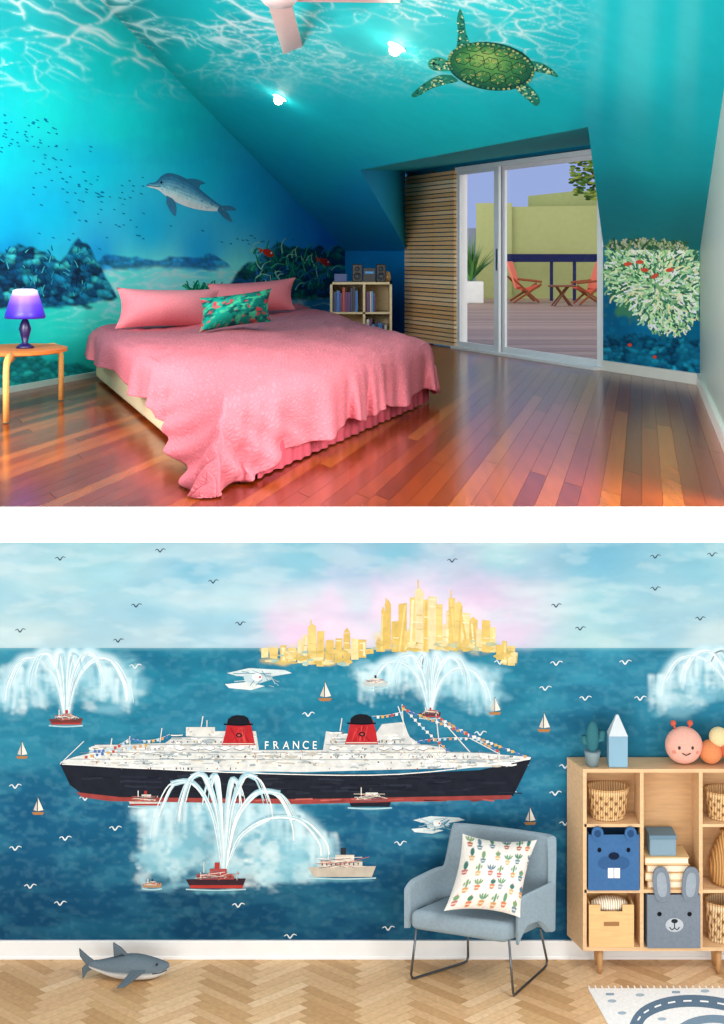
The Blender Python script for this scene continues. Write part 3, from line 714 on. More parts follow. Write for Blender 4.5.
def deckchair(u,v,D,fl,lab,sz=1):
    b=at(u,v,D); b.z=UF-.01
    T=thing('deck_chair',lab,'chair',b,'terrace deck chairs')
    def M(x,y,z): return b+Vector((x*fl*sz,y*2,z*sz))
    for y in (-.22,.22):
        g=G('#8a4a2c'); 
        g.tube([M(-.35,y,.62),M(.30,y,0.03)],.028,6); g.tube([M(.35,y,.45),M(-.28,y,0.03)],.028,6); g.tube([M(-.2,y,.56),M(.36,y,.5)],.03,6)
        g.obj('side_frame',WOOD,T)
    g=G('#dc6a54'); g.quadgrid(lambda a,c:M(-.14+.46*a,-.2+.4*c,.34+.05*math.sin(a*3.14)*-1+.06*a),6,2); g.obj('seat',FABRIC,T,solid=.05,recalc=False)
    g=G('#e8806c'); g.quadgrid(lambda a,c:M(-.14-.20*a+(c-.5)*.22,-.25+.5*c,.36+.60*a),6,2); g.obj('backrest',FABRIC,T,solid=.04,recalc=False)
deckchair(524,303,32.5,1,'wooden deck chair with coral fabric sling beside the planter')
deckchair(590,305,31,-1,'wooden deck chair with coral sling beside the low table')
b=at(562,306,30.6); b.z=UF-.01
T=thing('patio_table','low round wooden slatted patio table','table',b)
g=G('#7a4a30'); g.lathe(b+Z*.42,[(.30,0),(.31,.01),(.31,.03),(.29,.04)],20); g.obj('table_top',WOOD,T)
for dx,dy in ((-.2,-.2),(.2,-.2),(-.2,.2),(.2,.2)):
    g=G('#6a3e28'); g.tube([b+Vector((dx,dy,0)),b+Vector((-dx*.6,dy*.6,.42))],.02,6); g.obj('leg',WOOD,T)
tb=at(618,302,33); tb.z=UF-.01
T=thing('tree','leafy tree overhanging the terrace','tree',tb)
g=G('#5a4030'); g.tube([tb,tb+Z*1.8,at(606,190,33),at(590,170,33)],[.08,.07,.05,.02],8); g.obj('trunk',WOOD,T,smooth=True)
g=G()
for i in range(260):
    p=at(RU(570,612),RU(152,200),33+RU(-.5,.5))
    if (p-at(596,168,33)).length>.8: continue
    g.setc(random.choice(['#3f6a24','#6a8a34','#8a9a3a','#2c4a1c'])); g.ell(p,(.07,.04,.03),6,4)
g.obj('foliage',MATTE,T)
# ============================================================ LOWER ROOM
LW=8.75; PX=160.0
def pW(u,v): return Vector(((u-CX)/PX,LW,CZ-(v-HY)/PX))
WN=Vector((0,-1,0))
CW=Canvas(-62,460,802,960,1.25); U,V=CW.U,CW.V
CW.idw([(0,550,'#86bcce'),(100,560,'#94c4d0'),(200,560,'#76b2ca'),(300,555,'#8ac0d0'),(400,560,'#7eb8cc'),(500,560,'#98c6d0'),(600,555,'#74b0c8'),(700,560,'#8abecc'),(50,600,'#a4c8d0'),(150,610,'#98c2d0'),(230,600,'#9cc4d2'),(350,590,'#b4c0d6'),(420,575,'#b0c0d4'),(480,590,'#c2b8d0'),(300,625,'#ccbed4'),(400,635,'#c8bcd2'),(520,610,'#b8bcd0'),(600,610,'#94c2cc'),(680,610,'#9ec2cc'),(50,640,'#b8ced2'),(150,640,'#bcced2'),(600,640,'#a8cace'),(700,640,'#b2cad0')],mask=V<648)
CW.idw([(0,660,'#3688a0'),(100,665,'#227e98'),(200,660,'#247e98'),(350,690,'#217692'),(500,690,'#287c96'),(600,665,'#3084a0'),(700,680,'#2e809a'),(50,730,'#22728e'),(200,710,'#257492'),(600,740,'#226c8a'),(700,740,'#256e8c'),(30,830,'#1a5a7e'),(120,840,'#18567a'),(400,820,'#1c5e82'),(540,850,'#185678'),(30,920,'#154668'),(200,925,'#12405e'),(400,920,'#134466'),(550,920,'#144866'),(500,780,'#206688'),(700,900,'#154868')],mask=V>=648)
n1=vnoise(U,V,110,30,4,51); n2=vnoise(U,V,34,10,4,52); n3=vnoise(U,V,6,4,3,53)
sky=(ss(649,646,V)); sea=1-sky
CW.mix(sky*.4*ss(.48,.72,n1),'#ccdcde'); CW.mix(sky*.32*ss(.52,.3,n1),'#64a6c2'); CW.mix(sky*.18*ss(.5,.7,n2),'#dfe8e6')
nh=vnoise(U,V,30,22,4,54)
for cx,cy,rx,ry in ((330,620,75,36),(400,595,70,38),(480,600,66,40),(300,635,50,20),(500,630,50,24)): CW.blob(cx,cy,rx,ry,'#dcc0dc',.5,soft=.85,nz=nh)
for cx,cy,rx,ry in ((410,610,60,30),(345,632,45,18),(470,618,45,26)): CW.blob(cx,cy,rx,ry,'#e4d4e2',.5,soft=.85,nz=nh)
CW.mix(sea*.32*ss(.5,.72,n1),'#3288a2'); CW.mix(sea*.3*ss(.5,.28,n1),'#14486e'); CW.mix(sea*.2*ss(.5,.7,n2),'#4598ae'); CW.mix(sea*.2*ss(.5,.3,n2),'#10466a'); CW.mix(sea*.1*ss(.5,.7,n3),'#7abccb')
CW.mix(sea*.4*ss(780,940,V),'#103c5c')
CW.mix(sea*.4*ss(652,648,V),'#7fb8c4')
for i in range(60): CW.blob(RU(376,496),RU(632,652),RU(5,12),RU(2,7),random.choice(['#d8bc74','#c8b06c','#e0cc98']),.45,soft=.8,nz=n3)
for i in range(50): CW.blob(RU(262,360),RU(645,666),RU(5,12),RU(2,5),random.choice(['#d8bc74','#c8b06c','#e0cc98']),.5,soft=.8,nz=n3)
fjets=[]
def fountain(cx,by,jets,sc_,halo):
    for x,y,rx,ry,a in halo:
        CW.blob(x,y,rx*1.25,ry*1.25,'#7eb8ca',a*1.2,soft=.5,nz=n2)
        for i in range(18): CW.blob(x+RU(-.85,.85)*rx,y+RU(-.75,.85)*ry,rx*RU(.2,.5),ry*RU(.2,.5),random.choice(['#b4d6de','#9ccad6','#6fb0c2','#c8e2e6','#dcecee']),a*.7,soft=.7,nz=n3)
    js=[]
    for dx,h,dr in jets:
        P_=[(cx+dx*.03,by),(cx+dx*.17,by-h*.62),(cx+dx*.45,by-h*.97),(cx+dx*.78,by-h*.96),(cx+dx*1.0,by-h*(.88-dr*.6)),(cx+dx*1.05,by-h*(.80-dr))]
        CW.stroke(P_,lambda t:sc_*(6+22*t*(1.25-t)),'#a6cedb',.28)
        CW.stroke(P_,lambda t:sc_*(4+12*t*(1.25-t)),'#cfe4ea',.3)
        ex,ey=P_[-2]
        for i in range(12):
            x=ex+RU(-12,9)*sc_; CW.stroke([(x,ey-4),(x+RU(-2,2),ey+6),(x+RU(-3,3),ey+RU(12,28)*sc_)],4.0*sc_,random.choice(['#b4d8e2','#d4e8ec']),.22)
        js.append(P_)
    fjets.append((cx,js,sc_))
fountain(224,868,[(-68,88,.45),(-42,95,.3),(-16,94,.1),(16,90,.1),(42,94,.25),(72,78,.4),(98,52,.5)],1.5,[(183,838,44,42,.65),(262,840,50,42,.65),(298,860,38,24,.6),(162,858,26,28,.6),(228,815,34,30,.35)])
fountain(66,718,[(-58,60,.5),(-35,66,.3),(-11,66,.05),(12,66,.05),(38,66,.3),(60,60,.5)],1.25,[(20,688,30,26,.55),(112,685,32,26,.55),(66,680,30,24,.35)])
fountain(430,712,[(-58,52,.35),(-36,58,.25),(-11,58,.05),(12,58,.05),(36,56,.3),(55,44,.5)],1.15,[(385,675,34,16,.55),(472,684,30,24,.55),(430,680,30,20,.35)])
fountain(735,712,[(-72,56,.5),(-50,62,.3),(-25,62,.1),(30,60,.2)],1.25,[(678,692,28,26,.55),(715,675,28,20,.45)])
for x,y,w_ in ((216,892,40),(66,724,24),(342,880,40),(370,808,26),(145,806,22),(257,690,34),(437,836,26),(300,802,230)): 
    CW.blob(x,y,w_,3 if w_<100 else 4,'#6fb4c4',.5,soft=.8,nz=n3)
g=G()
g.quadgrid(lambda a,b:pW(-60+860*a,463+185*b),560,120,lambda a,b:CW.get(-60+860*a,min(463+185*b,646.9)))
g.quadgrid(lambda a,b:pW(-60+860*a,648+310*b),660,260,lambda a,b:CW.get(-60+860*a,max(648+310*b,648.8)))
WB=g.obj('wall_back',MURAL,label='playroom wall covered by a painted harbour mural with sky and sea',kind='structure',recalc=False)
def child(p,name,lab,mat=PAINT): return p.obj(name,mat,WB,label=lab,recalc=False)
for cx,js,s_ in fjets:
    p=Painter(pW,WN,.0048 if cx==224 else .0008)
    for P_ in js:
        if cx==224: p.S(P_[:4],lambda t:s_*(1.2+4.5*t)*(1-t*.3),'#8fb9c8',lay=0)
        for q in range(15):
            o_=RU(-1,1); c_=random.choice(['#e0ecef','#eaf2f3','#c6dde4','#d4e6ea','#b0d0da','#9fc6d2'])
            e0=RU(0,.25); n_=random.choice([3,4,5,5,6]); wv_=RU(.4,1.4)
            L_=[(x+o_*(.25+i*.75)*s_+RU(-.4,.4),y+abs(o_)*i*.5*s_+RU(-.3,.3)) for i,(x,y) in enumerate(P_)][:n_]
            p.S(L_,lambda t:s_*wv_*(.35+1.6*t*(1.1-t)),c_,lay=1+q*.08)
    child(p,'painted_fountain','painted white arcing water fountain jets')
# skyline
p=Painter(pW,WN,.0008)
bl=[(262,646,6,660),(270,650,8,661),(280,646,6,662),(288,650,8,664),(297,642,7,665),(303,634,5,666),(308,628,8,666),(317,632,7,666),(326,640,8,666),(335,636,7,665),(343,634,7,664),(351,640,8,662),(358,642,8,658),(366,648,8,654),(376,640,6,652),(381,612,4,652),(384,606,7,652),(392,622,8,652),(399,604,7,652),(404,630,8,652),(410,598,8,652),(415,588,8,652),(423,600,6,652),(428,596,8,652),(436,606,7,652),(441,628,8,652),(446,612,4,650),(448,598,7,650),(455,604,7,650),(461,612,9,650),(469,622,8,652),(476,630,7,652),(482,620,9,652),(490,628,6,654),(496,644,8,660),(502,640,5,666),(507,644,8,667),(513,650,4,664)]
for x,y,w_,b in bl:
    c=random.choice(['#dcc27c','#d8ba6c','#e0ce98','#d0b264','#decca0']); y+=RU(-2,3); x0=x+RU(-.3,.5); x1=x+w_-RU(-.4,.6)
    b2=b-RU(0,3); p.P([(x0+RU(-.6,.6),y+RU(-1,1)),(x1+RU(-.6,.6),y+RU(-1,1)),(x1+RU(-.5,.5),b2+RU(-1,1)),(x0+RU(-.5,.5),b2+RU(-1,1))],c,1,1)
    if R()<.3: p.P([(x0,y),((x0+x1)/2,y-RU(3,6)),(x1,y)],c,1,1)
    if R()<.6: p.S([(RU(x0,x1),y+2),(RU(x0,x1),b2-1)],RU(1.2,2.6),random.choice(['#d2b264','#e4d8b0','#dac884']),lay=2,sm=False)
    for k in range(int((b-y)/7)):
        if R()<.4: p.S([(x0+1.2,y+3+k*7),(x1-1,y+3.4+k*7)],.9,'#cbb070' if R()<.6 else '#e8dec0',lay=2.3,sm=False)
for i in range(40): p.E(RU(372,498),RU(640,650),RU(2,7),RU(1,2.8),random.choice(['#d4b870','#dccc98','#c4ac64','#b0b898']),1,n=8,jit=.3,lay=2.6)
for i in range(36): p.E(RU(266,354),RU(651,664),RU(2,7),RU(1,2.6),random.choice(['#d4b870','#dccc98','#c4ac64','#9ab8b0']),1,n=8,jit=.3,lay=2.6)
for i in range(12): p.E(RU(495,515),RU(652,665),RU(2,5),RU(1,2.2),random.choice(['#d4b870','#dccc98','#c4ac64']),1,n=8,jit=.3,lay=2.6)
for x,y in ((418,580),(451,590),(386,598),(311,620)): p.S([(x,y+12),(x,y)],1.1,'#d4b464',sm=False)
child(p,'painted_skyline','painted golden city skyline')
# ---- liner
p=Painter(pW,WN,.0012)
p.P([(60,762),(74,757),(95,752),(170,752),(440,752),(470,752),(531,757),(528,766),(300,772),(80,768)],'#d4d8d6',1,0)
p.P([(60,764),(120,768),(250,773),(400,774),(480,770),(531,759),(522,778),(513,796),(300,800),(120,798),(84,795),(70,785)],'#20242e',1,1)
for i in range(70): 
    x=RU(75,500); y=RU(776,793); p.S([(x,y),(x+RU(4,13),y+RU(-1,1)),(x+RU(14,28),y+RU(-1,1))],RU(.8,2.6),random.choice(['#262a36','#1b1f29','#2a303c']),lay=1.5)
p.P([(76,792),(120,797),(300,799),(512,795),(510,799),(300,804),(110,801),(82,797)],'#94423f',1,2)
for i in range(40):
    x=RU(85,490); p.S([(x,800+RU(-1.5,1.5)),(x+RU(8,20),800+RU(-1.5,1.5))],RU(.6,1.6),random.choice(['#a8524c','#7c3a3c','#b8645c']),lay=2.3,sm=False)
p.S([(62,764),(250,773),(400,774),(530,759)],.9,'#ececea',lay=3)
p.P([(88,753),(95,745),(165,743),(172,738),(196,736),(200,731),(256,731),(259,750),(323,750),(326,731),(350,735),(374,736),(382,724),(402,722),(410,737),(420,744),(442,747),(450,753)],'#c8cccb',1,1)
p.Q(186,727,215,736,'#d4d6d2',1,1.3)
for i in range(480):
    x=RU(88,508)
    if 257<x<322: y=RU(751,766)
    elif x<165: y=RU(747,766)
    elif x<406: y=RU(732,768)
    elif x<436: y=RU(747,768)
    else: y=RU(757,766)
    x1_=min(x+RU(3,13),256) if x<257 and y<750 else x+RU(3,13)
    p.S([(x,y),((x+x1_)/2,y+RU(-.8,.8)),(x1_,y+RU(-.6,.6))],RU(.6,2.2),random.choice(['#eeeeea','#c2c8c8','#a8b2b6','#dedad0','#98a6ac','#f4f4f0','#e8e6de','#b8b4a8']),lay=2.2+RU(0,1.6))
for y,x0,x1 in ((744.5,95,256),(744.5,326,440),(737,172,255),(752.5,80,500),(759,70,520)): p.S([(x0,y),((x0+x1)/2,y+RU(-.6,.6)),(x1,y)],.5,'#7a848c',lay=4)
for i in range(170):
    y,x0,x1=random.choice([(756,85,520),(762,80,515),(748,98,256),(748,328,436),(741,172,254),(741,330,400),(768,110,480),(756,85,520)])
    x=RU(x0,x1); p.S([(x,y+RU(-1,.5)),(x+RU(-.5,.8),y+RU(.8,2))],RU(.7,1.6),random.choice(['#4a5460','#7a8088','#8a7a60','#3a4248','#a07058','#5c6870']),lay=4.4,sm=False)
for x in list(range(180,250,15))+list(range(334,345,14))+list(range(384,430,13)):
    p.E(x,748,5.0,1.8,'#eeeeea',1,lay=5,jit=.1); p.S([(x-5,748.5),(x,750.2),(x+5,748.5)],.7,'#6a747c',lay=6)
for i in range(150): 
    x=RU(90,500); y=RU(730,756) if (170<x<254 or 328<x<400) else RU(751,760); p.S([(x,y),(x+RU(-3,3),y+RU(-3,3))],.5,random.choice(['#4a5260','#b87a5a','#8a9098','#c8a870','#5a88a0','#505864']),lay=5,sm=False)
for x,y in ((239,745),(362,744)):
    p.P([(x-17,y),(x-14,y-11),(x-11.5,y-24),(x+11,y-24),(x+14,y-12),(x+16,y)],'#b02a30',1,6)
    p.P([(x-12,y-21),(x-11,y-26),(x-7,y-29),(x-2,y-30),(x+5,y-29.5),(x+9,y-27),(x+11.5,y-21),(x,y-20)],'#1c1e26',1,7)
    p.S([(x-15,y-21),(x,y-20),(x+14,y-21)],1.4,'#14161e',lay=8)
    for k in range(12): p.S([(x+RU(-9,9),y-18),(x+RU(-12,12),y-3)],RU(.7,1.6),random.choice(['#c03438','#982028','#c84a48','#a83034']),lay=7.5,sm=False)
    p.E(x,y-10,3.2,2.4,'#2a1a22',1,lay=8); p.E(x,y-10,1.6,1.1,'#b8504c',1,lay=8.6); p.S([(x-16,y-1.5),(x+15,y-1.5)],.9,'#d0c8c0',sm=False,lay=8)
for a,b in (((200,735),(203,716)),((404,736),(402,704)),((408,735),(398,706)),((440,752),(436,714)),((470,752),(440,718)),((340,731),(342,718)),((110,752),(112,738)),((500,754),(470,738)),((160,742),(162,728)),((130,746),(130,736)),((207,728),(207,720))):
    p.S([a,b],1.0,'#d4d6d2',sm=False,lay=6)
def bunting(a,b,n,sag=4):
    L_=[]
    for i in range(n+1):
        t=i/n; L_.append((a[0]+(b[0]-a[0])*t,a[1]+(b[1]-a[1])*t+sag*4*t*(1-t)))
    p.S(L_,.5,'#d0d4d4',lay=6,sm=False)
    for i in range(n):
        x,y=L_[i]; c=random.choice(['#b85048','#d0a858','#4a74b0','#dcdcd8','#c89868','#a8c8d8']); p.P([(x,y-.6),(x+2.8,y-.4),(x+2.6,y+2.2),(x+RU(-.3,.3),y+2.4)],c,1,8)
bunting((402,708),(528,757),30,0); bunting((402,706),(450,752),12,2); bunting((436,716),(500,752),16,0); bunting((90,750),(130,738),10); bunting((130,738),(170,734),9); bunting((85,756),(150,743),12,0); bunting((412,742),(470,738),11,-2); bunting((400,712),(372,716),6,1)
p.S([(60,764),(84,741)],.8,'#d8dcdc',sm=False,lay=6)
child(p,'painted_ocean_liner','painted black and white ocean liner with red funnels')
# writing
word='FRANCE'; xs=[266.5,276,286,296,305.5,314.5]
vs=[];fs=[]
for ch,x in zip(word,xs):
    fc=bpy.data.curves.new('t','FONT'); fc.body=ch; fc.size=.070; fc.align_x='CENTER'; fc.offset=.0004
    fo=bpy.data.objects.new('t',fc); link(fo); bpy.context.view_layer.update()
    me=bpy.data.meshes.new_from_object(fo.evaluated_get(bpy.context.evaluated_depsgraph_get())); bpy.data.objects.remove(fo)
    q=pW(x,748.6+RU(-.4,.4)); r_=RU(-.08,.08); base=len(vs)
    for v_ in me.vertices: vs.append((q.x+v_.co.x*.85*math.cos(r_)-v_.co.y*math.sin(r_),LW-.0045,q.z+v_.co.x*math.sin(r_)+v_.co.y*math.cos(r_)))
    for p_ in me.polygons: fs.append([base+i for i in p_.vertices])
g=G('#eef0ee'); g.v=[Vector(v_) for v_ in vs]; g.c=[g.k]*len(vs); g.f=fs; child(g,'lettering','white hand painted letters on the liner')
# boats
def sail(x,y,s=1,c='#e0dcd0'):
    p=Painter(pW,WN,.0012)
    p.P([(x-7*s,y),(x+7*s,y),(x+5*s,y+3*s),(x-5*s,y+3*s)],'#a8784c',1,0)
    p.P([(x,y-1),(x,y-16*s),(x+6*s,y-2)],c,1,1); p.P([(x-1,y-1),(x-1,y-12*s),(x-5*s,y-2)],'#c4beb2',1,1); p.S([(x,y),(x,y-17*s)],.8,'#6a4a30',sm=False)
    child(p,'painted_sailboat','painted small white sailboat')
for x,y,s in ((325,698,1),(544,729,1),(38,812,.9),(22,756,.9),(495,712,.9),(530,822,.9)): sail(x,y,s)
def plane(x,y,s):
    p=Painter(pW,WN,.0012)
    p.P([(x-30*s,y-5*s),(x-8*s,y-10*s),(x+28*s,y-8*s),(x+35*s,y-5*s),(x+12*s,y-1*s),(x-20*s,y-2*s)],'#c8d6d8',1,0)
    p.P([(x-14*s,y-3*s),(x+14*s,y-4*s),(x+16*s,y+1*s),(x,y+6*s),(x-12*s,y+4*s)],'#b4c8ce',1,1); p.P([(x-32*s,y+6*s),(x-10*s,y+4*s),(x+8*s,y+8*s),(x-6*s,y+12*s),(x-28*s,y+10*s)],'#d4dedd',1,1)
    for i in range(18): p.S([(x+RU(-24,24)*s,y+RU(-8,9)*s),(x+RU(-24,24)*s,y+RU(-8,9)*s)],.7,random.choice(['#8aa4b0','#b8cdd4','#4f8498','#2f7890']),lay=2,sm=False)
    p.E(x,y-1,5*s,4*s,'#e4eaea',1,lay=2); p.Q(x+2*s,y-2*s,x+4*s,y,'#c84a3a',1,3)
    child(p,'painted_seaplane','painted white seaplane on the water')
plane(257,678,1); plane(437,824,.8)
def tug(x,y,w_,hull,cab,lab,red=False,base=.0012):
    p=Painter(pW,WN,base); h=w_*.13
    p.P([(x-w_/2,y-1),(x+w_/2,y-2),(x+w_*.44,y+h),(x-w_*.42,y+h)],hull,1,0)
    if red: p.P([(x-w_*.44,y+h*.6),(x+w_*.46,y+h*.6),(x+w_*.44,y+h),(x-w_*.42,y+h)],'#a83a34',1,1)
    p.Q(x-w_*.32,y-h*.8,x+w_*.3,y-1,cab,1,1); p.Q(x-w_*.1,y-h*1.5,x+w_*.18,y-h*.8,cab,1,2); p.Q(x-w_*.02,y-h*2.3,x+w_*.06,y-h*1.5,'#a83a34' if red else '#2a3038',1,3)
    for i in range(9): p.Q(x-w_*.3+i*w_*.066,y-h*.6,x-w_*.3+i*w_*.066+1.3,y-h*.3,'#3a4450',1,3)
    for i in range(18): p.S([(x+RU(-.4,.4)*w_,y+RU(-1.3,0)*h),(x+RU(-.4,.4)*w_,y+RU(-1.3,0)*h)],.5,random.choice(['#5a6068','#d8d0c0','#b86a5a','#e4e0d8']),lay=3,sm=False)
    p.S([(x-w_*.2,y-h),(x-w_*.2,y-h*2.4)],.9,'#d8d8d0',sm=False,lay=3); p.S([(x-w_/2,y+h+1),(x,y+h+2),(x+w_/2,y+h+1)],1.3,'#a8ccd4',lay=3)
    child(p,'painted_boat',lab)
tug(370,801,44,'#20242e','#d0d4d0','painted black tugboat'); tug(145,801,34,'#c4c4be','#d4d4cc','painted white launch',True)
tug(216,880,60,'#3a2830','#a04a48','painted red fireboat',True,.0062); tug(342,868,68,'#b8b0a2','#ccc6ba','painted cream steam yacht')
tug(66,720,34,'#6a3a38','#a88a88','painted small fireboat',True,.0022); tug(375,683,26,'#b8c4c4','#d0d0d0','painted white launch',False,.0022); tug(152,885,20,'#a88868','#c8c0b0','painted small motorboat'); tug(430,714,22,'#5a3840','#a85a54','painted small fireboat',True,.0022)
p=Painter(pW,WN,.0012)
def gull(x,y,s,c):
    p.S([(x-6*s,y-2*s),(x-3*s,y-3.5*s),(x,y),(x+3.5*s,y-4*s),(x+7*s,y-3*s)],lambda t:1.6*s*(1-abs(t-.5)*1.2),c)
for x,y in ((136,607),(213,583),(240,625),(452,562),(556,607),(655,558),(655,590),(160,552),(712,556),(118,642),(20,632),(580,630),(700,620),(60,560)): gull(x,y,.8,'#37485a')
for x,y in ((135,668),(308,716),(585,700),(625,664),(500,664),(556,665),(15,850),(115,830),(238,907),(85,800),(65,840),(510,795),(460,865),(565,768),(555,795),(388,930),(15,788),(30,888),(640,700),(400,845),(290,938),(60,905),(545,690),(565,825),(480,735)): gull(x,y,.95,'#cfdcdf')
child(p,'painted_gulls','painted white and dark gulls')
# baseboard, floor
g=G('#eef2f4'); g.box((-60-362)/PX,(800-362)/PX,LW-.018,LW-.0005,0,.115); g.setc('#f8fafc'); g.box((-60-362)/PX,(800-362)/PX,LW-.024,LW-.001,.0,.02)
g.obj('baseboard_back',PLASTIC,label='white skirting below the harbour mural',kind='structure',bevel=.003)
g=G(); W_=.074; n=6; s2=math.sqrt(.5)
fp2=[(-3.6,6.34),(3.6,6.34),(3.6,LW),(-3.6,LW)]
for i in range(-150,150):
    for j in range(-16,16):
        ox,oy=i+n*j,i-n*j
        for r in ((0,n,0,1),(-1,0,0,n)):
            q=[]; hz_=r[1]>1
            for a,b in ((r[0]+.012,r[2]+.012),(r[1]-.012,r[2]+.012),(r[1]-.012,r[3]-.012),(r[0]+.012,r[3]-.012)):
                a=(a+ox)*W_; b=(b+oy)*W_; q.append(((a-b)*s2,7.5+(a+b)*s2*.8))
            q=clip(q,fp2)
            if len(q)>2:
                g.setc(random.choice(['#e0be94','#dab68a','#e4c49c','#d6b086'] if hz_ else ['#cca678','#c69e70','#d2ac80','#c0986a'])); g.poly([(a,b,0) for a,b in q])
g.obj('floor',PARQ,label='light oak herringbone parquet floor of the playroom',kind='structure',recalc=False)
g=G('#a07a50'); g.poly([(a,b,-.003) for a,b in fp2]); g.obj('floor',MATTE,label='joint bed beneath the parquet',kind='structure')
def fl0(u,v): return at(u,v,F*CZ/(v-HY))
pr=Painter(lambda u,v:fl0(u,v),Z,.0055)
pts=[(588,989),(760,989),(790,1060),(628,1060)]
g=G('#eceeee'); a=[fl0(*q) for q in pts]; g.rings([[q+Z*.001 for q in a],[q+Z*.005 for q in a]]); RUG=g.obj('rug',FABRIC,None,'white play rug with grey blue road pattern','rug')
road=[(628,1050),(634,1030),(644,1014),(668,1004),(700,1002),(735,1008),(770,1022)]
pr.S(road,12,'#60788e',lay=0); 
rp_=smooth_pts(road,8)
for i in range(0,len(rp_)-2,4): pr.S([rp_[i],rp_[i+1],rp_[i+2]],1.6,'#f8fafa',lay=1,sm=False)
pr.S([(668,1040),(690,1024),(720,1020),(760,1030)],8,'#7790a4',lay=0)
for x,y in ((612,1002),(622,1014),(662,1020),(705,992),(640,996)): pr.E(x,y,4.5,1.6,'#a4b8c6',1,lay=2)
for x,y in ((606,994),(672,992),(735,994)): pr.Q(x,y,x+8,y+2.4,'#90a8b8',1,3)
for i in range(24): pr.S([(590+i*6.5,990),(588.5+i*6.5,986.5)],1.4,'#f2f2f0',sm=False)
pr.obj('road_pattern',FABRIC,RUG,recalc=False)
# ---- armchair
FLc=Vector((.335,8.44,0)); ex=Vector((.56,-.18,0)); ey=Vector((.20,.17,0))
def CM(a,b,c): return FLc+ex*a+ey*b+Z*c
T=thing('armchair','blue grey upholstered armchair with dark metal sled legs','armchair',CM(.5,.5,0))
BC='#8598a4'
g=G(BC); g.box(.0,1.0,-.26,.95,.345,.465,CM); g.obj('seat',FABRIC,T,bevel=.035,bseg=4,smooth=True)
g=G(BC)
path=smooth_pts([(-.09,-.16),(-.10,.3),(-.09,.75),(-.03,1.02),(.10,1.13),(.30,1.16),(.55,1.17),(.80,1.16),(1.02,1.13),(1.12,1.0),(1.13,.75),(1.12,.3),(1.10,-.16)],6)
def shell(a,b,off):
    x=a*(len(path)-1); i=min(int(x),len(path)-2); f_=x-i
    px=path[i][0]*(1-f_)+path[i+1][0]*f_; py=path[i][1]*(1-f_)+path[i+1][1]*f_
    cxn,cyn=(px-.5),(py-.3); l=math.hypot(cxn,cyn); e=abs(a-.5)*2
    w_=float(ss(.44,.56,np.array(e))); htop=.885*(1-w_)+.625*w_-.02*max(0,e-.62)/.38
    w2=float(ss(.60,.80,np.array(e)))
    fe=max(0,(e-.90)/.10); hb=.34+.10*w2*(1-fe)-.0*fe; htop-=.03*fe**2
    hh=hb+(htop-hb)*b
    lean=.16*(hh-.4)*(1-e)
    return px-cxn/l*off,py-cyn/l*off*1.6+lean,hh
NA,NB=96,10
def pt3(a,b,off): x,y,z=shell(a,b,off); return CM(x,y,z)
rs=[]
for i in range(NA+1):
    a=i/NA; e=abs(a-.5)*2; th=.095-.035*float(ss(.4,.65,np.array(e))); r=[]
    for j in range(NB+1): r.append(pt3(a,j/NB,0))
    r.append(pt3(a,1,th*.3)+Z*.014); r.append(pt3(a,1,th*.7)+Z*.010)
    for j in range(NB,-1,-1): r.append(pt3(a,j/NB,th))
    rs.append(r)
g.rings(rs); g.obj('backrest',FABRIC,T,label='curved backrest with slim wraparound arms',smooth=True,bevel=.010,bseg=3)
for (f0,b0,t0,t1) in (((411,981),(468,963),CM(.02,-.08,.36),CM(.25,.85,.36)),((513,998),(547,967),CM(.99,-.12,.36),CM(1.04,.75,.36))):
    f_=fl0(*f0)+Z*.010; b_=fl0(*b0)+Z*.010
    d=(b_-f_).normalized()
    g=G('#6a6e74'); g.tube([t0,f_+Z*.03,f_+Z*.006+d*.008,f_+d*.03,b_-d*.03,b_+Z*.006-d*.008,b_+Z*.03,t1],.0075,10); g.obj('leg',METAL,T,smooth=True,label='dark metal sled leg')
c=at(491,875,8.31)
ax=Vector((.222,-.02,-.010)); ay=Vector((.062,.10,.186)); az=Vector((.02,-.10,.07))
CC=Canvas(0,0,120,120,.6); CC.idw([(60,60,'#dedcd6')])
for i in range(6):
    for j in range(5):
        x=10+i*20+RU(-3.5,3.5)+(j%2)*7; y=12+j*24+RU(-3.5,3.5)
        pc=random.choice(['#c87850','#b86a66','#c89458','#5f7e90','#a86048','#8a94a0','#c8a878']); lc_=random.choice(['#4a7e62','#5f8e6e','#3f6e68','#74946a','#5a7888'])
        for q in range(6): CC.blob(x,y-2-q*1.1,5.4-q*.35,1.7,pc,1,soft=.25)
        k=random.randrange(4)
        if k==0: CC.blob(x,y+6,3.6,8,lc_,1,soft=.25)
        elif k==1:
            for d in (-5,-1.8,1.8,5): CC.blob(x+d,y+5,1.6,6.8-abs(d)*.4,lc_,1,rot=-d*.1,soft=.25)
        elif k==2: CC.blob(x,y+6,2.2,8,lc_,1,soft=.25); CC.blob(x+4,y+7,1.5,3.6,lc_,1,soft=.25); CC.blob(x-4,y+5,1.5,3.4,lc_,1,soft=.25)
        else: CC.blob(x,y+3.5,5,4.6,lc_,1,soft=.25); CC.blob(x,y+8,1.5,1.4,'#c86a70',1)
        CC.blob(x,y-5,4.2,.8,'#ece6da',.9,soft=.3)
for i in range(60): CC.blob(RU(0,120),RU(0,120),1.3,.9,random.choice(['#c8a090','#90a8b0','#b8b0a0']),.8)
g=G('#f0eee8'); f=pillow(g,c,ax,ay,az,130,lambda a,b:CC.get(a*120,b*120))
g.obj('cushion',FABRIC,None,'white square cushion printed with potted cactus motifs resting on the armchair','cushion',smooth=True,recalc=False)
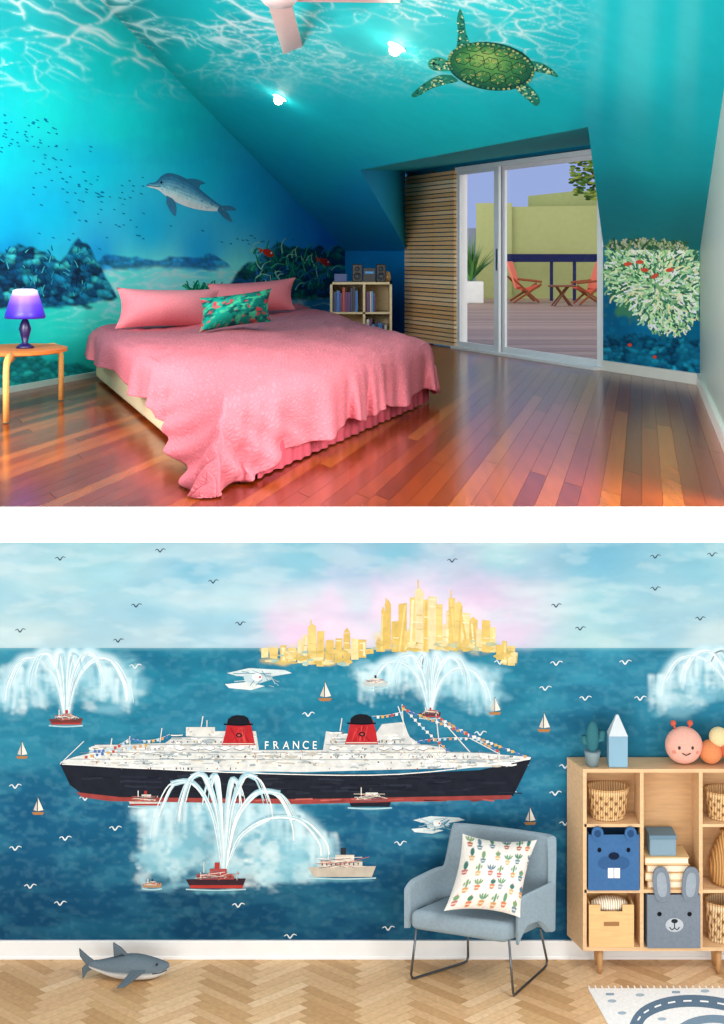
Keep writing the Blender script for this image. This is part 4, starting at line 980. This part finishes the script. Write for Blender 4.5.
# ---- shark
Dk=8.50
def sh(u,v): return at(u,v,Dk)
T=thing('shark_toy','grey blue plush shark with white belly lying on the parquet','toy shark',fl0(125,980))
g=G()
secs=[(88,964,.018,.020),(94,965,.026,.026),(104,966.5,.045,.042),(116,967,.068,.062),(130,967,.08,.075),(144,967.5,.078,.07),(156,968,.062,.055),(165,967,.04,.035),(170,966,.014,.014)]
rs=[]
for u,v,ry,rz in secs:
    c=at(u,v,8.5); c.z=max(c.z,rz+.002) if u>110 else c.z
    rs.append([c+Vector((0,math.cos(q/20*6.283)*ry,math.sin(q/20*6.283)*rz)) for q in range(20)])
idx=g.rings(rs)
for r in idx:
    for q,i in enumerate(r):
        a=math.sin(q/20*6.283); g.c[i]=(*(lin('#d8dcde') if a<-.25 else lin('#66757f')),1)
g.obj('body',PLUSH,T,smooth=True,subs=1)
def fin(pts,th,nm):
    g=G('#5c6a74'); g.rings([[p+Vector((0,-th,0)) for p in pts],[p+Vector((0,th,0)) for p in pts]]); g.obj(nm,PLUSH,T,bevel=.006,smooth=True)
fin([sh(114,957),sh(122,954),sh(130,957),sh(122,948),sh(113,942)],.01,'dorsal_fin')
fin([sh(96,962),sh(96,967),sh(88,971),sh(83,979),sh(82,968),sh(86,964),sh(80,956),sh(79,948),sh(88,956)],.01,'tail_fin')
g=G('#5c6a74'); P0=at(132,972,8.43); g.rings([[P0,P0+Vector((.08,0,.0)),P0+Vector((-.02,-.12,-.03)),P0+Vector((-.07,-.13,-.035))],[P0+Z*.015,P0+Vector((.08,0,.015)),P0+Vector((-.02,-.12,-.018)),P0+Vector((-.07,-.13,-.023))]]); g.obj('pectoral_fin',PLUSH,T,bevel=.004)
g=G('#14181c'); g.ell(at(157,964.5,8.443),.0085,10,8); g.obj('eye',PLASTIC,T,smooth=True)
g=G('#3a4450'); g.tube([at(167,970,8.47),at(160,973,8.45),at(152,974,8.435)],.003,6); g.obj('mouth',PLUSH,T)
# ---- cabinet
CF=8.52; ck=CF/F
def cxp(u): return (u-CX)*ck
def czp(v): return CZ-(v-HY)*ck
Ztop=czp(769); Zb=czp(951); CBk=8.72
xl=cxp(583); xlb=(567-CX)/F*CBk; xr=cxp(760)
WC='#dcb78c'
T=thing('cabinet','light oak open cube shelving cabinet with short tapered legs','cabinet',Vector(((xl+xr)/2,8.6,0)))
g=G(WC); t=.022
def slab(x0f,x0b,x1,z0,z1):
    i=[g.av(q) for q in ((x0f,CF,z0),(x1,CF,z0),(x1,CBk,z0),(x0b,CBk,z0),(x0f,CF,z1),(x1,CF,z1),(x1,CBk,z1),(x0b,CBk,z1))]
    for q in ((0,3,2,1),(4,5,6,7),(0,1,5,4),(2,3,7,6),(0,4,7,3),(1,2,6,5)): g.f.append([i[k] for k in q])
slab(xl,xlb,xr,Ztop-t,Ztop); slab(xl,xlb,xr,Zb,Zb+t)
i=[g.av(q) for q in ((xl,CF,Zb+t),(xl+t,CF,Zb+t),(xlb+t,CBk,Zb+t),(xlb,CBk,Zb+t),(xl,CF,Ztop-t),(xl+t,CF,Ztop-t),(xlb+t,CBk,Ztop-t),(xlb,CBk,Ztop-t))]
for q in ((0,3,2,1),(4,5,6,7),(0,1,5,4),(2,3,7,6),(0,4,7,3),(1,2,6,5)): g.f.append([i[k] for k in q])
xd1,xd2=cxp(640),cxp(699)
g.box(xd1,xd1+t,CF,CBk-.013,Zb+t,Ztop-t); g.box(xd2,xd2+t,CF,CBk-.013,Zb+t,Ztop-t); g.box(xr-t,xr,CF,CBk-.013,Zb+t,Ztop-t)
zs1,zs2=czp(827),czp(893)
g.box(xl+t*.4,xd1,CF,CBk-.02,zs1,zs1+.018); g.box(xl+t*.4,xd1,CF,CBk-.02,zs2,zs2+.02); g.box(xd1+t,xd2,CF,CBk-.02,zs2,zs2+.02); g.box(xd2+t,xr-t,CF,CBk-.02,zs1,zs1+.018); g.box(xd2+t,xr-t,CF,CBk-.02,zs2,zs2+.02)
g.obj('body',WOOD,T)
g=G('#c8a074'); g.box(xlb+.03,xr-.01,CBk-.012,CBk-.001,Zb+t,Ztop-t); g.obj('back_panel',WOOD,T)
for x in (cxp(601),cxp(720)):
    for y in (CF+.04,CBk-.05):
        g=G('#b98c5c'); g.lathe((x,y,0),[(.011,0),(.016,.04),(.022,Zb)],12); g.obj('leg',WOOD,T,smooth=True)
def basket(cx,w_,z,h,lab,y=CF+.10,col='#dcb98a'):
    b=Vector((cx,y,z)); T=thing('wicker_basket',lab,'basket',b,'wicker storage baskets')
    g=G(col); ry=.085; NN=72; NR=18
    ids=g.rings([[b+Vector((math.cos(q/NN*6.283)*w_/2*m,math.sin(q/NN*6.283)*ry*m,zz)) for q in range(NN)] for m,zz in [(.78+.22*(j/NR)**.7,.001+h*j/NR) for j in range(NR+1)]+[(.93,h),(.84,h*.5),(.76,.012)]])
    for j in range(2,NR-2):
        for q,i in enumerate(ids[j]):
            if ((q+(j//3%2)*3)%6<2) and j%3!=0: g.c[i]=(*lin('#7a5430'),1)
            elif (q+j)%2: g.c[i]=(*lin('#c49c68'),1)
    g.obj('body',WICKER,T,smooth=True)
    g=G('#c9a06c'); g.tube([b+Vector((math.cos(q/28*6.283)*w_/2,math.sin(q/28*6.283)*ry,h)) for q in range(28)],.006,6,closed=True)
    g.obj('rim',WICKER,T,smooth=True)
cc=lambda u0,u1:(cxp(u0)+cxp(u1))/2
basket(cc(588,634),.255,zs1+.0185,.19,'open wicker basket on the upper oak shelf')
basket(cc(708,748),.23,zs1+.0185,.17,'open wicker basket beside the divider')
basket(cc(708,748),.23,Zb+t+.001,.24,'deep pale wicker basket on the bottom shelf',col='#e0c6a0')
def bin_(u0,u1,v0,v1,col,lab,z0):
    x0,x1=cxp(u0),cxp(u1); z1=czp(v0); y0=CF-.012; y1=CF+.17
    T=thing('storage_bin',lab,'storage bin',Vector(((x0+x1)/2,(y0+y1)/2,z0)))
    g=G(col); th=.006
    g.box(x0,x1,y0,y0+th,z0,z1); g.box(x0,x1,y1-th,y1,z0,z1); g.box(x0,x0+th,y0+th,y1-th,z0,z1); g.box(x1-th,x1,y0+th,y1-th,z0,z1); g.box(x0+th,x1-th,y0+th,y1-th,z0,z0+th)
    g.obj('body',FABRIC,T); P_=Painter(lambda u,v:Vector((cxp(u),y0,czp(v))),WN,.002); return T,P_,y0
T,P_,y0=bin_(588,639,834,891,'#3f6898','blue fabric storage bin with a beaver face and white teeth',zs2+.0205)
for u in (597,630):
    g=G('#3f6898'); c=Vector((cxp(u),y0+.0,czp(832))); g.rings([[c+Vector((.036*math.cos(q/14*6.283),y,.040*math.sin(q/14*6.283))) for q in range(14)] for y in (-.012,.0)]); g.setc('#284870'); g.rings([[c+Vector((.020*math.cos(q/14*6.283),y,.022*math.sin(q/14*6.283))) for q in range(14)] for y in (-.015,-.012)]); g.obj('ear',FABRIC,T)
P_.E(606,862,8.5,6.5,'#355a88',1,n=20); P_.E(621,862,8.5,6.5,'#355a88',1,n=20); P_.E(613.5,855,5.5,3.8,'#16233a',1,lay=1); P_.Q(607.5,867,613.1,877,'#f4f4f4',1,2); P_.Q(613.9,867,619.5,877,'#f4f4f4',1,2)
for u in (599,628): P_.E(u,849,2,2.4,'#101820',1,lay=1)
P_.obj('face',FABRIC,T,recalc=False,label='beaver face print')
T,P_,y0=bin_(647,700,894,950,'#76828f','blue grey fabric storage bin with a rabbit face and tall ears',Zb+t+.001)
for u,rt in ((661,-.08),(690,.08)):
    def se(rx,rz,y,c,rt=rt):
        o=[]
        for q in range(22):
            t_=q/22*6.283; x=rx*math.copysign(abs(math.cos(t_))**.75,math.cos(t_)); z=rz*math.copysign(abs(math.sin(t_))**.75,math.sin(t_)); o.append(c+Vector((x*math.cos(rt)+z*math.sin(rt),y,-x*math.sin(rt)+z*math.cos(rt))))
        return o
    c=Vector((cxp(u),y0,czp(883)))
    g=G('#76828f'); g.rings([se(.052,.105,y,c) for y in (-.010,.004)]); g.setc('#939fab'); g.rings([se(.030,.075,y,c) for y in (-.013,-.010)]); g.obj('ear',FABRIC,T,label='tall broad rounded rabbit ear')
P_.E(674,924,9,7,'#b4bcc4',1,n=20); P_.E(674,920,3.4,2.2,'#2a2e34',1,lay=1); P_.S([(674,921),(674,927)],1,'#2a2e34',lay=2,sm=False); P_.S([(669,926),(671.5,928.5),(674,927),(676.5,928.5),(679,926)],1,'#2a2e34',lay=2)
for u in (659,689): P_.E(u,913,2.3,2.3,'#15181c',1,lay=1)
P_.obj('face',FABRIC,T,recalc=False,label='rabbit face print')
x0,x1=cxp(589),cxp(634); z0=Zb+t+.001; z1=czp(905); T=thing('wooden_crate','open wooden crate holding woven fabric on the bottom shelf','crate',Vector(((x0+x1)/2,CF+.08,z0)))
g=G('#e0b880'); th=.01; y0=CF+.0; y1=CF+.17
g.box(x0,x1,y0,y0+th,z0,z1-.04); g.box(x0,x0+.07,y0,y0+th,z1-.04,z1); g.box(x1-.07,x1,y0,y0+th,z1-.04,z1); g.box(x0,x1,y1-th,y1,z0,z1); g.box(x0,x0+th,y0+th,y1-th,z0,z1); g.box(x1-th,x1,y0+th,y1-th,z0,z1); g.box(x0+th,x1-th,y0+th,y1-th,z0,z0+th)
g.setc('#9a7044'); g.box(x0+.09,x1-.09,y0-.002,y0,z0+.13,z0+.155); g.obj('body',WOOD,T)
g=G('#efe2cc'); g.ell(((x0+x1)/2,CF+.085,z1-.03),((x1-x0)/2-.02,.06,.045)); g.obj('liner',WICKER,T,smooth=True)
zz=zs2+.021
for i,(w_,c_,h_) in enumerate(((.27,'#caa070',.05),(.28,'#e4c89c',.045),(.26,'#bf9262',.05),(.27,'#dcbc8c',.045))):
    bx=cc(646,692)+RU(-.01,.01); T=thing('book',['kraft covered book in a stack','pale tan book in a stack'][i%2]+' on the oak shelf','book',Vector((bx,CF+.1,zz)),'stacked kraft books')
    g=G(c_); g.box(bx-w_/2,bx+w_/2,CF+.01,CF+.18,zz,zz+.006); g.box(bx-w_/2,bx+w_/2,CF+.01,CF+.18,zz+h_-.006,zz+h_); g.box(bx-w_/2,bx-w_/2+.006,CF+.01,CF+.18,zz+.006,zz+h_-.006); g.obj('cover',MATTE,T)
    g=G('#f0e4cc'); g.box(bx-w_/2+.006,bx+w_/2-.006,CF+.016,CF+.174,zz+.006,zz+h_-.006); g.obj('pages',MATTE,T); zz+=h_+.0005
g=G('#7c98aa'); x_=cc(650,678); g.box(x_-.08,x_+.08,CF+.03,CF+.16,zz,zz+.10); g.setc('#68869a'); g.box(x_-.084,x_+.084,CF+.026,CF+.164,zz+.10,zz+.125); g.obj('gift_box',MATTE,None,'small lidded grey blue box on a stack of kraft books','box',bevel=.003)
g=G('#b98a54'); c=Vector((cc(712,746),CF+.09,zs2+.021)); g.lathe(c,[(.07,0),(.09,.03),(.10,.12),(.08,.2),(.05,.26),(.03,.3),(.035,.33)],18); g.obj('rattan_vase',WICKER,None,'brown rattan vase on the oak shelf','vase',smooth=True)
zt=Ztop+.001
b=Vector((cxp(594),CF+.06,zt)); T=thing('toy_cactus','teal knitted cactus in a grey pot on the oak cabinet','toy cactus',b)
g=G('#7a9098'); g.lathe(b,[(.036,0),(.048,.07),(.05,.09),(.04,.09)],20); g.obj('pot',PLASTIC,T,smooth=True)
g=G('#37707a'); g.ell(b+Z*.17,(.040,.034,.10),14,12); g.tube([b+Vector((.02,0,.15)),b+Vector((.055,0,.16)),b+Vector((.06,0,.21))],[.014,.022,.020],10); g.tube([b+Vector((-.02,0,.13)),b+Vector((-.05,0,.14)),b+Vector((-.052,0,.18))],[.012,.020,.018],10); g.obj('stem',PLUSH,T,smooth=True)
b=Vector((cxp(619),CF+.06,zt)); T=thing('toy_crayon','pale blue crayon shaped wooden block on the oak cabinet','toy block',b)
g=G('#86aec4'); g.box(b.x-.058,b.x+.058,b.y-.04,b.y+.04,b.z,b.z+.19); g.obj('body',MATTE,T,bevel=.004)
g=G('#c8d4da'); tp=b+Z*.31; q=[b+Vector((sx*.058,sy*.04,.19)) for sx,sy in ((-1,-1),(1,-1),(1,1),(-1,1))]; g.rings([q,[tp+(w_-b-Z*.19)*.12 for w_ in q]]); g.obj('tip',MATTE,T,label='white pointed tip')
b=Vector((cxp(687),CF+.085,zt)); T=thing('plush_caterpillar','plush caterpillar with smiling pink head on the oak cabinet','plush toy',b)
g=G('#e4ac9c'); g.ell(b+Z*.115,(.115,.085,.112),26,18); g.obj('head',PLUSH,T,smooth=True)
for dx,dz,r,c_ in ((.165,.075,.072,'#d98a5c'),(.215,.165,.060,'#e6d0a0'),(.285,.10,.075,'#c86a50'),(.39,.08,.078,'#dcb048')):
    g=G(c_); g.ell(b+Vector((dx,0,dz)),r,18,12); g.obj('segment',PLUSH,T,smooth=True)
for dx in (-.05,.03):
    g=G('#c8604c'); g.tube([b+Vector((dx,0,.21)),b+Vector((dx*1.3,0,.245))],.007,6); g.ell(b+Vector((dx*1.3,0,.25)),.018,10,8); g.obj('antenna',PLUSH,T,smooth=True)
for dx in (-.045,.035):
    g=G('#1a1c20'); g.ell(b+Vector((dx,-.080,.125)),(.009,.006,.011),8,6); g.obj('eye',PLASTIC,T,smooth=True)
g=G('#1a1c20'); g.tube([b+Vector((-.03,-.087,.095)),b+Vector((-.005,-.089,.082)),b+Vector((.022,-.087,.095))],.003,6); g.obj('mouth',PLASTIC,T,smooth=True)
for dx in (-.072,.062):
    g=G('#d88878'); g.ell(b+Vector((dx,-.066,.095)),(.014,.006,.011),8,6); g.obj('cheek',PLUSH,T,smooth=True)
